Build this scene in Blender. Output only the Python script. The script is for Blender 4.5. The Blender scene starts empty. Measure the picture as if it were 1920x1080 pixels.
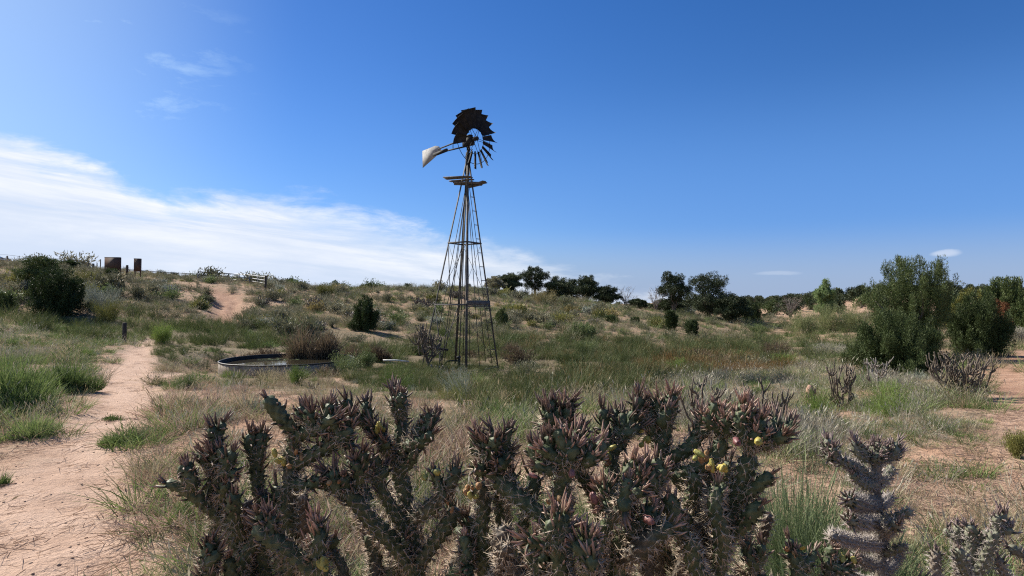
import bpy, math, random
import numpy as np
from mathutils import Vector, Matrix

# ------------------------------------------------------------------ camera, sky, sun, exposure
F, UC, VH, EYE = 1144.0, 960.0, 562.0, 1.62      # focal (px of a 1920 wide frame), centre column, eye-level row, eye height
SC = bpy.context.scene
COL = SC.collection
cam_d = bpy.data.cameras.new("camera"); cam = bpy.data.objects.new("camera", cam_d); COL.objects.link(cam)
cam.location = (0, 0, EYE); cam.rotation_euler = (math.radians(90), 0, 0)
cam_d.sensor_width = 36.0; cam_d.lens = 36.0 * F / 1920.0; cam_d.shift_y = (VH - 540.0) / 1920.0
cam_d.clip_start = 0.05; cam_d.clip_end = 9000
SC.camera = cam

SUN_AZ, SUN_EL = 56.0, 40.0                       # degrees to the left of straight ahead, above the horizon
a, e = math.radians(SUN_AZ), math.radians(SUN_EL)
SUN = Vector((-math.sin(a) * math.cos(e), math.cos(a) * math.cos(e), math.sin(e)))
sun_d = bpy.data.lights.new("sun", 'SUN'); sun = bpy.data.objects.new("sun", sun_d); COL.objects.link(sun)
sun_d.energy = 5.0; sun_d.angle = math.radians(0.53); sun_d.color = (1.0, 0.93, 0.82)
sun.rotation_euler = (-SUN).to_track_quat('-Z', 'Y').to_euler()
sun.location = SUN * 60

SC.view_settings.view_transform = 'Standard'; SC.view_settings.look = 'None'
SC.view_settings.exposure = 0.93; SC.view_settings.gamma = 1.0
SC.view_settings.use_curve_mapping = False
SC.cycles.use_denoising = False; SC.cycles.filter_width = 1.15
SC.cycles.max_bounces = 6; SC.cycles.diffuse_bounces = 3; SC.cycles.glossy_bounces = 3
SC.cycles.transmission_bounces = 4; SC.cycles.transparent_max_bounces = 6


class NT:
    """tiny node-tree writer"""
    def __init__(s, tree): s.t = tree; s.n = tree.nodes; s.l = tree.links
    def add(s, ty, **kw):
        nd = s.n.new(ty)
        for k, v in kw.items(): setattr(nd, k, v)
        return nd
    def put(s, sock, v):
        if isinstance(v, bpy.types.NodeSocket): s.l.new(v, sock)
        else: sock.default_value = v
    def math(s, op, a, b=0.0, c=0.0, clamp=False):
        nd = s.add('ShaderNodeMath', operation=op, use_clamp=clamp)
        for i, v in enumerate((a, b, c)): s.put(nd.inputs[i], v)
        return nd.outputs[0]
    def smooth(s, x, lo, hi):
        nd = s.add('ShaderNodeMapRange', interpolation_type='SMOOTHSTEP')
        s.put(nd.inputs['Value'], x); s.put(nd.inputs['From Min'], lo); s.put(nd.inputs['From Max'], hi)
        return nd.outputs['Result']
    def mix(s, f, a, b, blend='MIX'):
        nd = s.add('ShaderNodeMix', data_type='RGBA', blend_type=blend)
        s.put(nd.inputs[0], f)
        for i, v in ((6, a), (7, b)):
            s.put(nd.inputs[i], v if isinstance(v, bpy.types.NodeSocket) else (*v[:3], 1.0))
        return nd.outputs[2]
    def noise(s, vec, scale, detail=4, rough=0.55, dist=0.0):
        nd = s.add('ShaderNodeTexNoise'); s.l.new(vec, nd.inputs['Vector'])
        nd.inputs['Scale'].default_value = scale; nd.inputs['Detail'].default_value = detail
        nd.inputs['Roughness'].default_value = rough; nd.inputs['Distortion'].default_value = dist
        return nd.outputs['Fac']
    def xyz(s, x, y, z=0.0):
        nd = s.add('ShaderNodeCombineXYZ')
        for i, v in enumerate((x, y, z)): s.put(nd.inputs[i], v)
        return nd.outputs[0]


def build_world():
    w = bpy.data.worlds.new("World"); SC.world = w; w.use_nodes = True
    T = NT(w.node_tree); T.n.clear()
    sky = T.add('ShaderNodeTexSky', sky_type='NISHITA'); sky.sun_disc = False
    sky.sun_elevation = math.radians(SUN_EL); sky.sun_rotation = math.radians(-SUN_AZ)
    sky.altitude = 1900; sky.air_density = 1.0; sky.dust_density = 0.6; sky.ozone_density = 2.0
    hs = T.add('ShaderNodeHueSaturation'); T.l.new(sky.outputs[0], hs.inputs['Color'])
    hs.inputs['Saturation'].default_value = 1.34; hs.inputs['Hue'].default_value = 0.511
    tc = T.add('ShaderNodeTexCoord'); sp = T.add('ShaderNodeSeparateXYZ')
    T.l.new(tc.outputs['Generated'], sp.inputs[0])
    x, y, z = sp.outputs
    deg = 180 / math.pi
    az = T.math('MULTIPLY', T.math('ARCTAN2', x, y), deg)
    el = T.math('MULTIPLY', T.math('ARCSINE', z), deg)
    # --- the long bank of cloud, its top edge sloping down towards the right
    p1 = T.xyz(T.math('MULTIPLY', az, 0.085), T.math('MULTIPLY', el, 0.26))
    skew = T.xyz(T.math('ADD', T.math('MULTIPLY', az, 0.05), T.math('MULTIPLY', el, 0.10)), T.math('ADD', T.math('MULTIPLY', el, 0.42), T.math('MULTIPLY', az, 0.03)), 3.0)
    n_edge = T.noise(p1, 1.25, 10, 0.64, 0.25)
    n_wisp = T.noise(skew, 1.2, 9, 0.64, 0.35)
    cur = T.add('ShaderNodeFloatCurve'); c = cur.mapping.curves[0]
    pts = [(-60, 12.2), (-40, 11.4), (-34, 10.6), (-31, 9.0), (-27.5, 8.6), (-24, 9.5), (-18, 9.0), (-13, 7.7), (-7, 6.4), (0, 4.6), (7, 2.3), (13, 0.7), (20, 0.1), (60, 0.0)]
    c.points[0].location = ((pts[0][0] + 60) / 120, pts[0][1] / 20); c.points[1].location = (1.0, 0.0)
    for px, py in pts[1:-1]: c.points.new((px + 60) / 120, py / 20)
    cur.mapping.update()
    T.put(cur.inputs['Value'], T.math('DIVIDE', T.math('ADD', az, 60.0), 120.0, clamp=True))
    edge = T.math('MULTIPLY', cur.outputs[0], 20.0)
    dep = T.math('SUBTRACT', T.math('ADD', edge, T.math('MULTIPLY', T.math('SUBTRACT', n_edge, 0.5), 7.5)), el)   # degrees below the edge
    bank = T.smooth(dep, -0.5, 1.7)
    fade_l = T.smooth(dep, 0.2, 4.0)
    tex = T.smooth(n_wisp, 0.20, 0.74)
    body = T.math('ADD', 0.70, T.math('MULTIPLY', tex, 0.50))
    body = T.math('MULTIPLY', body, T.math('ADD', 0.72, T.math('MULTIPLY', fade_l, 0.33)))
    leftw = T.smooth(az, 14.0, -34.0)
    body = T.math('MULTIPLY', body, T.math('ADD', 0.62, T.math('MULTIPLY', leftw, 0.54)))
    bank = T.math('MULTIPLY', bank, body, clamp=True)
    # --- thin high wisps upper left
    cz = T.xyz(T.math('ADD', T.math('MULTIPLY', az, 0.10), T.math('MULTIPLY', el, 0.05)), T.math('SUBTRACT', T.math('MULTIPLY', el, 0.30), T.math('MULTIPLY', az, 0.03)), 7.3)
    cn = T.noise(cz, 1.5, 9, 0.66, 0.25)
    reg = T.math('MULTIPLY', T.math('MULTIPLY', T.smooth(az, -20.0, -30.0), T.smooth(el, 12.5, 15.5)), T.smooth(el, 25.5, 20.5))
    cir = T.math('MULTIPLY', T.math('MULTIPLY', T.smooth(cn, 0.38, 0.78), reg), 0.48)
    # --- little lens-shaped cloud low on the right and a faint streak
    def blob(a0, e0, wa, we, amt):
        da = T.math('DIVIDE', T.math('SUBTRACT', az, a0), wa); de = T.math('DIVIDE', T.math('SUBTRACT', T.math('ADD', el, T.math('MULTIPLY', T.math('SUBTRACT', n_edge, 0.5), 0.8)), e0), we)
        d2 = T.math('ADD', T.math('MULTIPLY', da, da), T.math('MULTIPLY', de, de))
        return T.math('MULTIPLY', T.smooth(d2, 1.0, 0.1), amt)
    b1 = blob(35.4, 3.55, 1.15, 0.36, 0.42); b2 = blob(23.5, 2.25, 2.2, 0.25, 0.22)
    veil = T.math('MULTIPLY', T.smooth(az, -18.0, -46.0), 0.42)
    clouds = T.math('MAXIMUM', bank, T.math('MAXIMUM', b1, b2))
    # --- pale band just over the horizon (thin far cloud)
    deep = T.mix(T.math('MULTIPLY', T.smooth(el, 20.0, 6.0), T.math('ADD', 0.30, T.math('MULTIPLY', T.smooth(az, -25.0, 25.0), 0.35))), hs.outputs[0], (0.84, 2.25, 5.7))
    col = T.mix(T.math('MULTIPLY', T.smooth(el, 7.0, 0.3), 0.90), deep, (2.65, 3.4, 4.85))
    white = T.mix(T.math('MULTIPLY', T.smooth(n_wisp, 0.26, 0.66), T.smooth(dep, 8.5, 2.0)), (5.0, 5.75, 7.1), (7.2, 7.4, 7.8))
    thin = T.math('MAXIMUM', cir, veil)
    col = T.mix(thin, col, (4.9, 6.6, 8.2))
    col = T.mix(clouds, col, white)
    bg = T.add('ShaderNodeBackground'); T.l.new(col, bg.inputs['Color']); bg.inputs['Strength'].default_value = 0.071
    out = T.add('ShaderNodeOutputWorld'); T.l.new(bg.outputs[0], out.inputs[0])


build_world()

# ------------------------------------------------------------------ numeric helpers
rng = np.random.default_rng(7)


def _hash(i, j, seed):
    n = (i * 374761393 + j * 668265263 + seed * 974634757) & 0x7fffffff
    n = ((n ^ (n >> 13)) * 1274126177) & 0x7fffffff
    return ((n ^ (n >> 16)) & 0xffff) / 65535.0


def vnoise(x, y, seed=0):
    x = np.asarray(x, float); y = np.asarray(y, float)
    xi = np.floor(x).astype(np.int64); yi = np.floor(y).astype(np.int64)
    fx = x - xi; fy = y - yi
    fx = fx * fx * (3 - 2 * fx); fy = fy * fy * (3 - 2 * fy)
    a = _hash(xi, yi, seed); b = _hash(xi + 1, yi, seed); c = _hash(xi, yi + 1, seed); d = _hash(xi + 1, yi + 1, seed)
    return (a + (b - a) * fx) * (1 - fy) + (c + (d - c) * fx) * fy - 0.5


def fbm(x, y, seed=0, oct=4):
    s = 0; amp = 1.0
    for k in range(oct):
        s = s + amp * vnoise(x * 2 ** k, y * 2 ** k, seed + k * 17); amp *= 0.5
    return s


# ------------------------------------------------------------------ the lie of the land: depth / height profiles along sight lines
PROF = {
    -500: [(8, -1.62), (14, -1.7), (22, -1.45), (30, -0.9), (34, -0.5), (38, 1.0), (44, 2.6), (60, 3.3), (100, 4.0), (200, 3), (4000, -30)],
    0:    [(8, -1.62), (14, -1.75), (22, -1.6), (30, -1.2), (33, -0.95), (38, 0.75), (44, 2.3), (60, 3.25), (100, 4.0), (200, 3), (4000, -30)],
    200:  [(8, -1.62), (14, -1.8), (22, -1.9), (30, -1.7), (36, -1.2), (40, -0.28), (46, 0.9), (54, 2.3), (65, 2.95), (100, 3.4), (200, 2), (4000, -30)],
    430:  [(8, -1.62), (14, -2.0), (22, -2.3), (30, -2.1), (38, -1.43), (46, -0.32), (55, 1.06), (65, 2.15), (80, 2.45), (120, 2), (200, 0), (4000, -30)],
    560:  [(8, -1.62), (14, -2.1), (22, -2.45), (32, -2.3), (42, -1.4), (55, 0.1), (70, 1.47), (85, 1.5), (120, 0.8), (200, -1), (4000, -30)],
    870:  [(8, -1.62), (14, -2.2), (25, -2.85), (36, -2.8), (45, -1.97), (60, -0.16), (75, 1.35), (90, 1.3), (130, -1), (200, -3), (4000, -30)],
    1100: [(8, -1.62), (14, -2.25), (25, -3.0), (36, -3.1), (48, -2.5), (62, -1.5), (78, -0.5), (92, -0.8), (130, -3.5), (200, -5), (4000, -30)],
    1300: [(8, -1.62), (14, -2.2), (25, -3.05), (36, -3.3), (50, -3.3), (65, -2.6), (75, -2.2), (90, -2.6), (140, -6), (260, -5), (600, -1), (4000, -12)],
    1450: [(8, -1.62), (14, -2.15), (25, -2.95), (40, -3.35), (60, -3.46), (80, -3.2), (110, -2.9), (200, -3.1), (400, -2.2), (800, 0.5), (4000, -12)],
    1690: [(8, -1.62), (14, -1.95), (18, -2.2), (26, -2.4), (40, -2.7), (60, -2.6), (100, -2.3), (150, -1.5), (200, 0.9), (300, 2.0), (500, 2), (4000, -5)],
    1900: [(8, -1.62), (14, -1.7), (20, -1.85), (30, -2.0), (45, -1.9), (80, -1.5), (140, -0.5), (200, 0.9), (400, 3.0), (4000, -5)],
    2400: [(8, -1.62), (14, -1.6), (20, -1.7), (30, -1.8), (45, -1.6), (80, -1.2), (200, 1.5), (400, 3.5), (4000, -5)],
}
_us = sorted(PROF); _ts = np.array([(u - UC) / F for u in _us])
_tg = np.linspace(-1.6, 1.6, 321); _lg = np.linspace(math.log(1.2), math.log(4000), 420)
_tab = np.array([np.interp(_lg, [math.log(q[0]) for q in PROF[u]], [q[1] for q in PROF[u]]) for u in _us])
_tab = np.array([np.interp(_tg, _ts, _tab[:, j]) for j in range(len(_lg))]).T


def _blur(A, k, ax):
    ker = np.hanning(2 * k + 3)[1:-1]; ker /= ker.sum()
    P = np.pad(A, [(k, k) if i == ax else (0, 0) for i in range(2)], mode='edge')
    return np.apply_along_axis(lambda m: np.convolve(m, ker, 'valid'), ax, P)


_tab = _blur(_blur(_tab, 6, 1), 9, 0)


def hgt_base(x, y):
    x = np.asarray(x, float); y = np.asarray(y, float)
    Y = np.clip(y, 1.2, 3900); t = np.clip(x / Y, -1.59, 1.59)
    ft = (t - _tg[0]) / (_tg[1] - _tg[0]); fl = (np.log(Y) - _lg[0]) / (_lg[1] - _lg[0])
    i = np.clip(ft.astype(int), 0, len(_tg) - 2); j = np.clip(fl.astype(int), 0, len(_lg) - 2)
    a = ft - i; b = fl - j
    return (_tab[i, j] * (1 - a) + _tab[i + 1, j] * a) * (1 - b) + (_tab[i, j + 1] * (1 - a) + _tab[i + 1, j + 1] * a) * b + EYE


def project(x, y, z):
    y = np.maximum(y, 0.4)
    return UC + np.asarray(x) / y * F, VH - (np.asarray(z) - EYE) / y * F


def hit(u, v):
    """where a sight line first meets the land"""
    Y = np.exp(np.linspace(math.log(1.5), math.log(600), 900))
    x = (u - UC) / F * Y; z = EYE + (VH - v) / F * Y
    below = hgt_base(x, Y) >= z
    k = int(np.argmax(below)) if below.any() else len(Y) - 1
    return np.array([x[k], Y[k]])


def seg_dist(x, y, pts):
    """distance to a polyline of (x, y, halfwidth) minus the local half width"""
    best = np.full(np.shape(x), 1e9)
    for (x0, y0, w0), (x1, y1, w1) in zip(pts[:-1], pts[1:]):
        dx, dy = x1 - x0, y1 - y0; L = dx * dx + dy * dy + 1e-9
        t = np.clip(((x - x0) * dx + (y - y0) * dy) / L, 0, 1)
        d = np.hypot(x - x0 - t * dx, y - y0 - t * dy) - (w0 + (w1 - w0) * t)
        best = np.minimum(best, d)
    return best


def track(rows):
    out = []
    for u, v, wpx in rows:
        p = hit(u, v); out.append((p[0], p[1], wpx / F * p[1]))
    return out


PATH = [(-2.9, 1.0, .75)] + track([(45, 1075, 175), (85, 960, 135), (140, 860, 92), (195, 800, 66), (228, 750, 54), (228, 715, 42), (240, 690, 38), (256, 664, 28), (272, 642, 11), (280, 634, 4)])
PATH2 = track([(225, 715, 25), (300, 700, 12), (385, 690, 5)])
PATH3 = track([(40, 905, 90), (-150, 880, 80), (-500, 860, 60)])
PATH4 = track([(250, 745, 40), (330, 745, 18)])
ROAD = track([(428, 608, 16), (425, 588, 22), (424, 570, 27), (432, 557, 28), (410, 545, 32), (372, 536, 28), (330, 530, 24), (300, 526, 16)])
TRACK = track([(1925, 760, 40), (1885, 715, 34), (1905, 690, 28), (1915, 665, 30), (1960, 650, 40)])


def path_mask(x, y):
    n = fbm(x * 1.3, y * 1.3, 5, 3) * 0.35
    far = 1.0 + np.clip(np.asarray(y) / 30.0, 0, 3)
    d = np.minimum(np.minimum(seg_dist(x, y, PATH), seg_dist(x, y, PATH2)), np.minimum(seg_dist(x, y, PATH3), seg_dist(x, y, PATH4))) + n * 0.9
    r = seg_dist(x, y, ROAD) + n * 1.6
    k = seg_dist(x, y, TRACK) + n * 1.2
    s = lambda q, w: np.clip(0.5 - q / w, 0, 1)
    return s(d, 0.5), s(r, 1.4), s(k, 0.9)


TANK = ((541 - UC) / F * 22.0, 22.0, 2.28)          # x, depth, radius of the stock tank


def hgt(x, y):
    x = np.asarray(x, float); y = np.asarray(y, float)
    z = hgt_base(x, y)
    p, r, k = path_mask(x, y)
    m = np.clip(p + r + k, 0, 1)
    far = np.clip((y - 28) / 30, 0, 1)
    z = z + fbm(x / 4.0, y / 4.0, 11, 3) * 0.16 * (1 - 0.6 * m) + fbm(x / 0.7, y / 0.7, 12, 3) * 0.045 * (1 - 0.3 * m)
    z = z + fbm(x / 11.0, y / 11.0, 13, 4) * 0.75 * far * (1 - 0.5 * m)
    z = z + (fbm(x / .30, y / .30, 15, 3) * .028 + np.minimum(fbm(x / .55, y / .55, 19, 2), 0) * .05) * m * np.clip(1.4 - y / 14, 0, 1)
    z = z - 0.07 * p - 0.35 * r - 0.05 * k
    tk = np.hypot(x - TANK[0], y - TANK[1]); fl = np.clip((TANK[2] + 2.4 - tk) / 2.0, 0, 1); fl = fl * fl * (3 - 2 * fl)
    z = z * (1 - fl) + fl * (EYE + (VH - 674) / F * TANK[1] - .50)
    ruts = np.abs(np.sin(seg_dist(x, y, [(q[0], q[1], 0) for q in ROAD]) * 2.6))
    return z - 0.10 * ruts * r


def inpoly(u, v, poly):
    u = np.asarray(u); v = np.asarray(v); r = np.zeros(u.shape, bool)
    n = len(poly)
    for i in range(n):
        x0, y0 = poly[i]; x1, y1 = poly[(i + 1) % n]
        if y0 == y1: continue
        c = ((y0 > v) != (y1 > v)) & (u < (x1 - x0) * (v - y0) / (y1 - y0) + x0)
        r ^= c
    return r


# what grows where (outlines on the land as seen from the path): weights of
#   green, dry, pink (pinkish dry), lav (grey wisps), rush, rust, forb, brush
KINDS = ['green', 'dry', 'pink', 'lav', 'rush', 'rust', 'forb', 'brush']
ZONES = [
    # name, outline, weights, density, litter
    ('mat',   [(300, 676), (430, 690), (560, 702), (640, 705), (640, 726), (430, 716), (300, 700)], (.15, .45, .30, 0, .10, 0, 0, 0), .9, .7),
    ('rust1', [(1080, 690), (1300, 672), (1470, 668), (1470, 690), (1290, 712), (1080, 722)], (.05, .15, 0, 0, .25, .55, 0, 0), 1.3, .9),
    ('rust2', [(900, 698), (1200, 688), (1230, 716), (950, 735)], (.10, .22, 0, 0, .45, .23, 0, 0), 1.3, .9),
    ('basin', [(640, 632), (960, 640), (1200, 645), (1440, 642), (1490, 672), (1320, 716), (1100, 742), (850, 742), (690, 722), (640, 700)], (.14, .13, 0, 0, .63, .05, .05, 0), 1.35, 1.0),
    ('tankback', [(290, 612), (640, 604), (650, 662), (430, 662), (330, 690), (285, 660)], (.30, .07, 0, 0, .50, 0, .13, 0), 1.4, .9),
    ('leftgreen', [(-600, 590), (280, 590), (300, 636), (200, 640), (0, 612), (-600, 640)], (.40, .15, 0, 0, .40, 0, .05, 0), 1.3, .8),
    ('meadow', [(-700, 600), (0, 608), (270, 632), (215, 690), (150, 760), (0, 800), (-700, 900)], (.54, .13, .13, .14, 0, 0, .06, 0), 1.15, .5),
    ('verge', [(270, 760), (360, 715), (520, 722), (900, 760), (900, 1090), (160, 1090), (270, 880)], (.08, .11, .74, .07, 0, 0, .0, 0), .95, .36),
    ('tongue', [(270, 695), (480, 700), (490, 745), (400, 745), (360, 725), (265, 725)], (.72, .14, .10, 0, 0, 0, .04, 0), 1.0, .3),
    ('front', [(480, 712), (700, 722), (900, 742), (1290, 740), (1290, 800), (900, 800), (480, 745)], (.50, .22, .10, .12, .06, 0, 0, 0), 1.1, .5),
    ('lav',   [(1270, 700), (1480, 682), (1740, 700), (1860, 790), (1730, 850), (1480, 865), (1270, 830)], (.38, .15, 0, .45, 0, 0, .02, 0), 1.2, .42),
    ('rmid',  [(1380, 600), (1640, 610), (1640, 690), (1480, 682), (1440, 640)], (.56, .20, 0, .06, .18, 0, 0, 0), 1.2, .5),
    ('rsand', [(1690, 700), (2700, 690), (2900, 1400), (1380, 1400), (1440, 900), (1730, 850), (1860, 790)], (.66, .16, .08, .10, 0, 0, 0, 0), .42, .12),
    ('mid',   [(880, 790), (1290, 790), (1460, 860), (1460, 1400), (700, 1400)], (.58, .16, .16, .10, 0, 0, 0, 0), .8, .35),
    ('lhill', [(-700, 400), (400, 500), (640, 520), (640, 612), (-700, 600)], (.18, .20, .10, .06, 0, 0, .0, .46), 1.1, .46),
    ('chill', [(640, 500), (960, 510), (1420, 580), (1440, 642), (960, 642), (640, 634)], (.42, .20, .04, .04, .06, 0, 0, .24), 1.25, .55),
]
DEFAULT = (.34, .34, .08, .12, 0, 0, .02, .10), .7, .3


def zones(x, y, z):
    u, v = project(x, y, z)
    u = u + fbm(x / 2.2, y / 2.2, 31, 3) * 70; v = v + fbm(x / 2.2, y / 2.2, 47, 3) * 22
    idx = np.full(np.shape(u), -1)
    for k, zn in enumerate(ZONES):
        m = inpoly(u, v, zn[1]) & (idx < 0); idx[m] = k
    return idx


# ------------------------------------------------------------------ objects, properties, meshes
def tag(o, label=None, cat=None, group=None, kind=None):
    for k, v in (('label', label), ('category', cat), ('group', group), ('kind', kind)):
        if v: o[k] = v
    return o


def empty(name, loc, label, cat, group=None, rz=0.0):
    o = bpy.data.objects.new(name, None); COL.objects.link(o)
    o.location = loc; o.rotation_euler = (0, 0, rz); o.empty_display_size = 0.3
    return tag(o, label, cat, group)


def link(name, me, mat, parent=None, loc=None):
    o = bpy.data.objects.new(name, me); COL.objects.link(o)
    if mat is not None and len(me.materials) == 0: me.materials.append(mat)
    if parent is not None: o.parent = parent
    if loc is not None: o.location = loc
    return o


def mesh_np(name, V, Q=None, Tr=None, smooth=False, attrs=None):
    me = bpy.data.meshes.new(name); V = np.asarray(V, np.float32)
    Q = np.zeros((0, 4), np.int64) if Q is None else np.asarray(Q).reshape(-1, 4)
    Tr = np.zeros((0, 3), np.int64) if Tr is None else np.asarray(Tr).reshape(-1, 3)
    me.vertices.add(len(V)); me.vertices.foreach_set('co', V.ravel())
    nl = len(Q) * 4 + len(Tr) * 3; me.loops.add(nl)
    me.loops.foreach_set('vertex_index', np.concatenate([Q.ravel(), Tr.ravel()]).astype(np.int32))
    me.polygons.add(len(Q) + len(Tr))
    st = np.concatenate([np.arange(len(Q)) * 4, len(Q) * 4 + np.arange(len(Tr)) * 3]).astype(np.int32)
    me.polygons.foreach_set('loop_start', st)
    if smooth: me.polygons.foreach_set('use_smooth', np.ones(len(Q) + len(Tr), bool))
    for k, arr in (attrs or {}).items():
        at = me.attributes.new(k, 'FLOAT', 'POINT'); at.data.foreach_set('value', np.asarray(arr, np.float32))
    me.update(calc_edges=True); me.validate()
    return me


class MB:
    """gathers tubes, bars, boxes and loose polygons into one mesh"""
    def __init__(s): s.V = []; s.Q = []; s.T = []; s.n = 0; s.A = []
    def raw(s, V, Q=None, T=None, A=None):
        V = np.asarray(V, float).reshape(-1, 3)
        if Q is not None and len(Q): s.Q.append(np.asarray(Q).reshape(-1, 4) + s.n)
        if T is not None and len(T): s.T.append(np.asarray(T).reshape(-1, 3) + s.n)
        s.V.append(V); s.n += len(V); s.A.append(np.zeros(len(V)) if A is None else np.asarray(A, float))
    def tube(s, pts, rad, sides=6, cap=True, closed=False):
        P = np.asarray(pts, float); n = len(P); R = np.broadcast_to(np.asarray(rad, float), (n,))
        X, Yv, _ = frames(P, closed)
        th = np.arange(sides) / sides * 2 * math.pi
        V = P[:, None] + R[:, None, None] * (np.cos(th)[None, :, None] * X[:, None] + np.sin(th)[None, :, None] * Yv[:, None])
        q = grid_quads(n, sides, closed)
        V = V.reshape(-1, 3); T = []
        if cap and not closed:
            V = np.vstack([V, P[0], P[-1]]); b = n * sides
            for k in range(sides):
                T.append((b, (k + 1) % sides, k)); T.append((b + 1, (n - 1) * sides + k, (n - 1) * sides + (k + 1) % sides))
        s.raw(V, q, T)
    def box(s, c, ax, half):
        """box with axes ax (3 vectors) and half sizes"""
        c = np.asarray(c, float); A = np.asarray(ax, float)
        sg = np.array([(i, j, k) for i in (-1, 1) for j in (-1, 1) for k in (-1, 1)], float)
        V = c + (sg * np.asarray(half)) @ A
        s.raw(V, [(0, 1, 3, 2), (4, 6, 7, 5), (0, 4, 5, 1), (2, 3, 7, 6), (0, 2, 6, 4), (1, 5, 7, 3)])
    def bar(s, p, q, w, d=None, up=(0, 0, 1)):
        p = np.asarray(p, float); q = np.asarray(q, float); L = np.linalg.norm(q - p)
        t = (q - p) / L; upv = np.asarray(up, float)
        if abs(t @ upv) > 0.95: upv = np.array((1.0, 0, 0))
        r = np.cross(t, upv); r /= np.linalg.norm(r); n = np.cross(r, t)
        s.box((p + q) / 2, (t, r, n), (L / 2, w / 2, (d or w) / 2))
    def plate(s, poly, nrm, th):
        P = np.asarray(poly, float); nv = np.asarray(nrm, float); nv /= np.linalg.norm(nv); n = len(P)
        V = np.vstack([P + nv * th / 2, P - nv * th / 2]); T = []
        for k in range(1, n - 1): T += [(0, k, k + 1), (n, n + k + 1, n + k)]
        Q = [(k, n + k, n + (k + 1) % n, (k + 1) % n) for k in range(n)]
        s.raw(V, Q, T)
    def mesh(s, name, smooth=False, attr=None):
        return mesh_np(name, np.vstack(s.V), np.vstack(s.Q) if s.Q else None, np.vstack(s.T) if s.T else None, smooth, {attr: np.concatenate(s.A)} if attr else None)
    def build(s, name, mat, parent=None, smooth=False, loc=None, attr=None):
        return link(name, s.mesh(name, smooth, attr), mat, parent, loc)


def frames(P, closed=False):
    n = len(P)
    if closed: T = np.roll(P, -1, 0) - np.roll(P, 1, 0)
    else:
        T = np.empty_like(P); T[1:-1] = P[2:] - P[:-2]; T[0] = P[1] - P[0]; T[-1] = P[-1] - P[-2]
    T /= np.linalg.norm(T, axis=1)[:, None] + 1e-12
    up = np.array((0, 0, 1.0)) if abs(T[0][2]) < 0.9 else np.array((1.0, 0, 0))
    X = np.empty_like(P); x = np.cross(up, T[0]); x /= np.linalg.norm(x)
    for i in range(n):
        x = x - T[i] * (x @ T[i]); x /= np.linalg.norm(x) + 1e-12; X[i] = x
    return X, np.cross(T, X), T


def grid_quads(n, m, closed=False):
    i = np.arange(n if closed else n - 1)[:, None]; j = np.arange(m)[None, :]
    i2 = (i + 1) % n; j2 = (j + 1) % m
    return np.stack([i * m + j, i * m + j2, i2 * m + j2, i2 * m + j], -1).reshape(-1, 4)


def unit(A): return A / (np.linalg.norm(A, axis=-1, keepdims=True) + 1e-12)


def leaves(B, D, L, W, r):
    """pointed leaf blades: one quad each"""
    n = len(B); S = unit(np.cross(D, r.normal(size=(n, 3)))); L = np.broadcast_to(L, (n,))[:, None]; W = np.broadcast_to(W, (n,))[:, None]
    V = np.stack([B, B + D * L * .45 + S * W / 2, B + D * L, B + D * L * .45 - S * W / 2], 1).reshape(-1, 3)
    return V, np.arange(n * 4).reshape(-1, 4)


def ribbons(B, D, L, W, bend, r, segs=2, tip=0.15):
    """grass blades: bent tapering strips"""
    n = len(B); L = np.broadcast_to(L, (n,)); W = np.broadcast_to(W, (n,))
    H = D.copy(); H[:, 2] = 0; H = unit(H + r.normal(size=(n, 3)) * 0.05 * np.array((1, 1, 0)))
    S = np.cross(unit(r.normal(size=(n, 3)) * np.array((1, 1, .15))), D); S = unit(S)
    rows = []
    for k in range(segs + 1):
        f = k / segs
        c = B + D * (L * f)[:, None] + (H * 0.9 - np.array((0, 0, .55))) * (L * bend * f * f)[:, None]
        w = (W * (1 - (1 - tip) * f ** 1.3))[:, None] / 2
        rows += [c - S * w, c + S * w]
    V = np.stack(rows, 1).reshape(-1, 3); m = 2 * (segs + 1)
    o = np.arange(n)[:, None] * m
    Q = np.concatenate([o + np.array((2 * k, 2 * k + 1, 2 * k + 3, 2 * k + 2)) for k in range(segs)], 0)
    return V, Q


# ------------------------------------------------------------------ materials
def mat_base(name):
    m = bpy.data.materials.new(name); m.use_nodes = True
    T = NT(m.node_tree); T.n.clear()
    out = T.add('ShaderNodeOutputMaterial'); b = T.add('ShaderNodeBsdfPrincipled')
    T.l.new(b.outputs[0], out.inputs[0])
    return m, T, b, out


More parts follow.
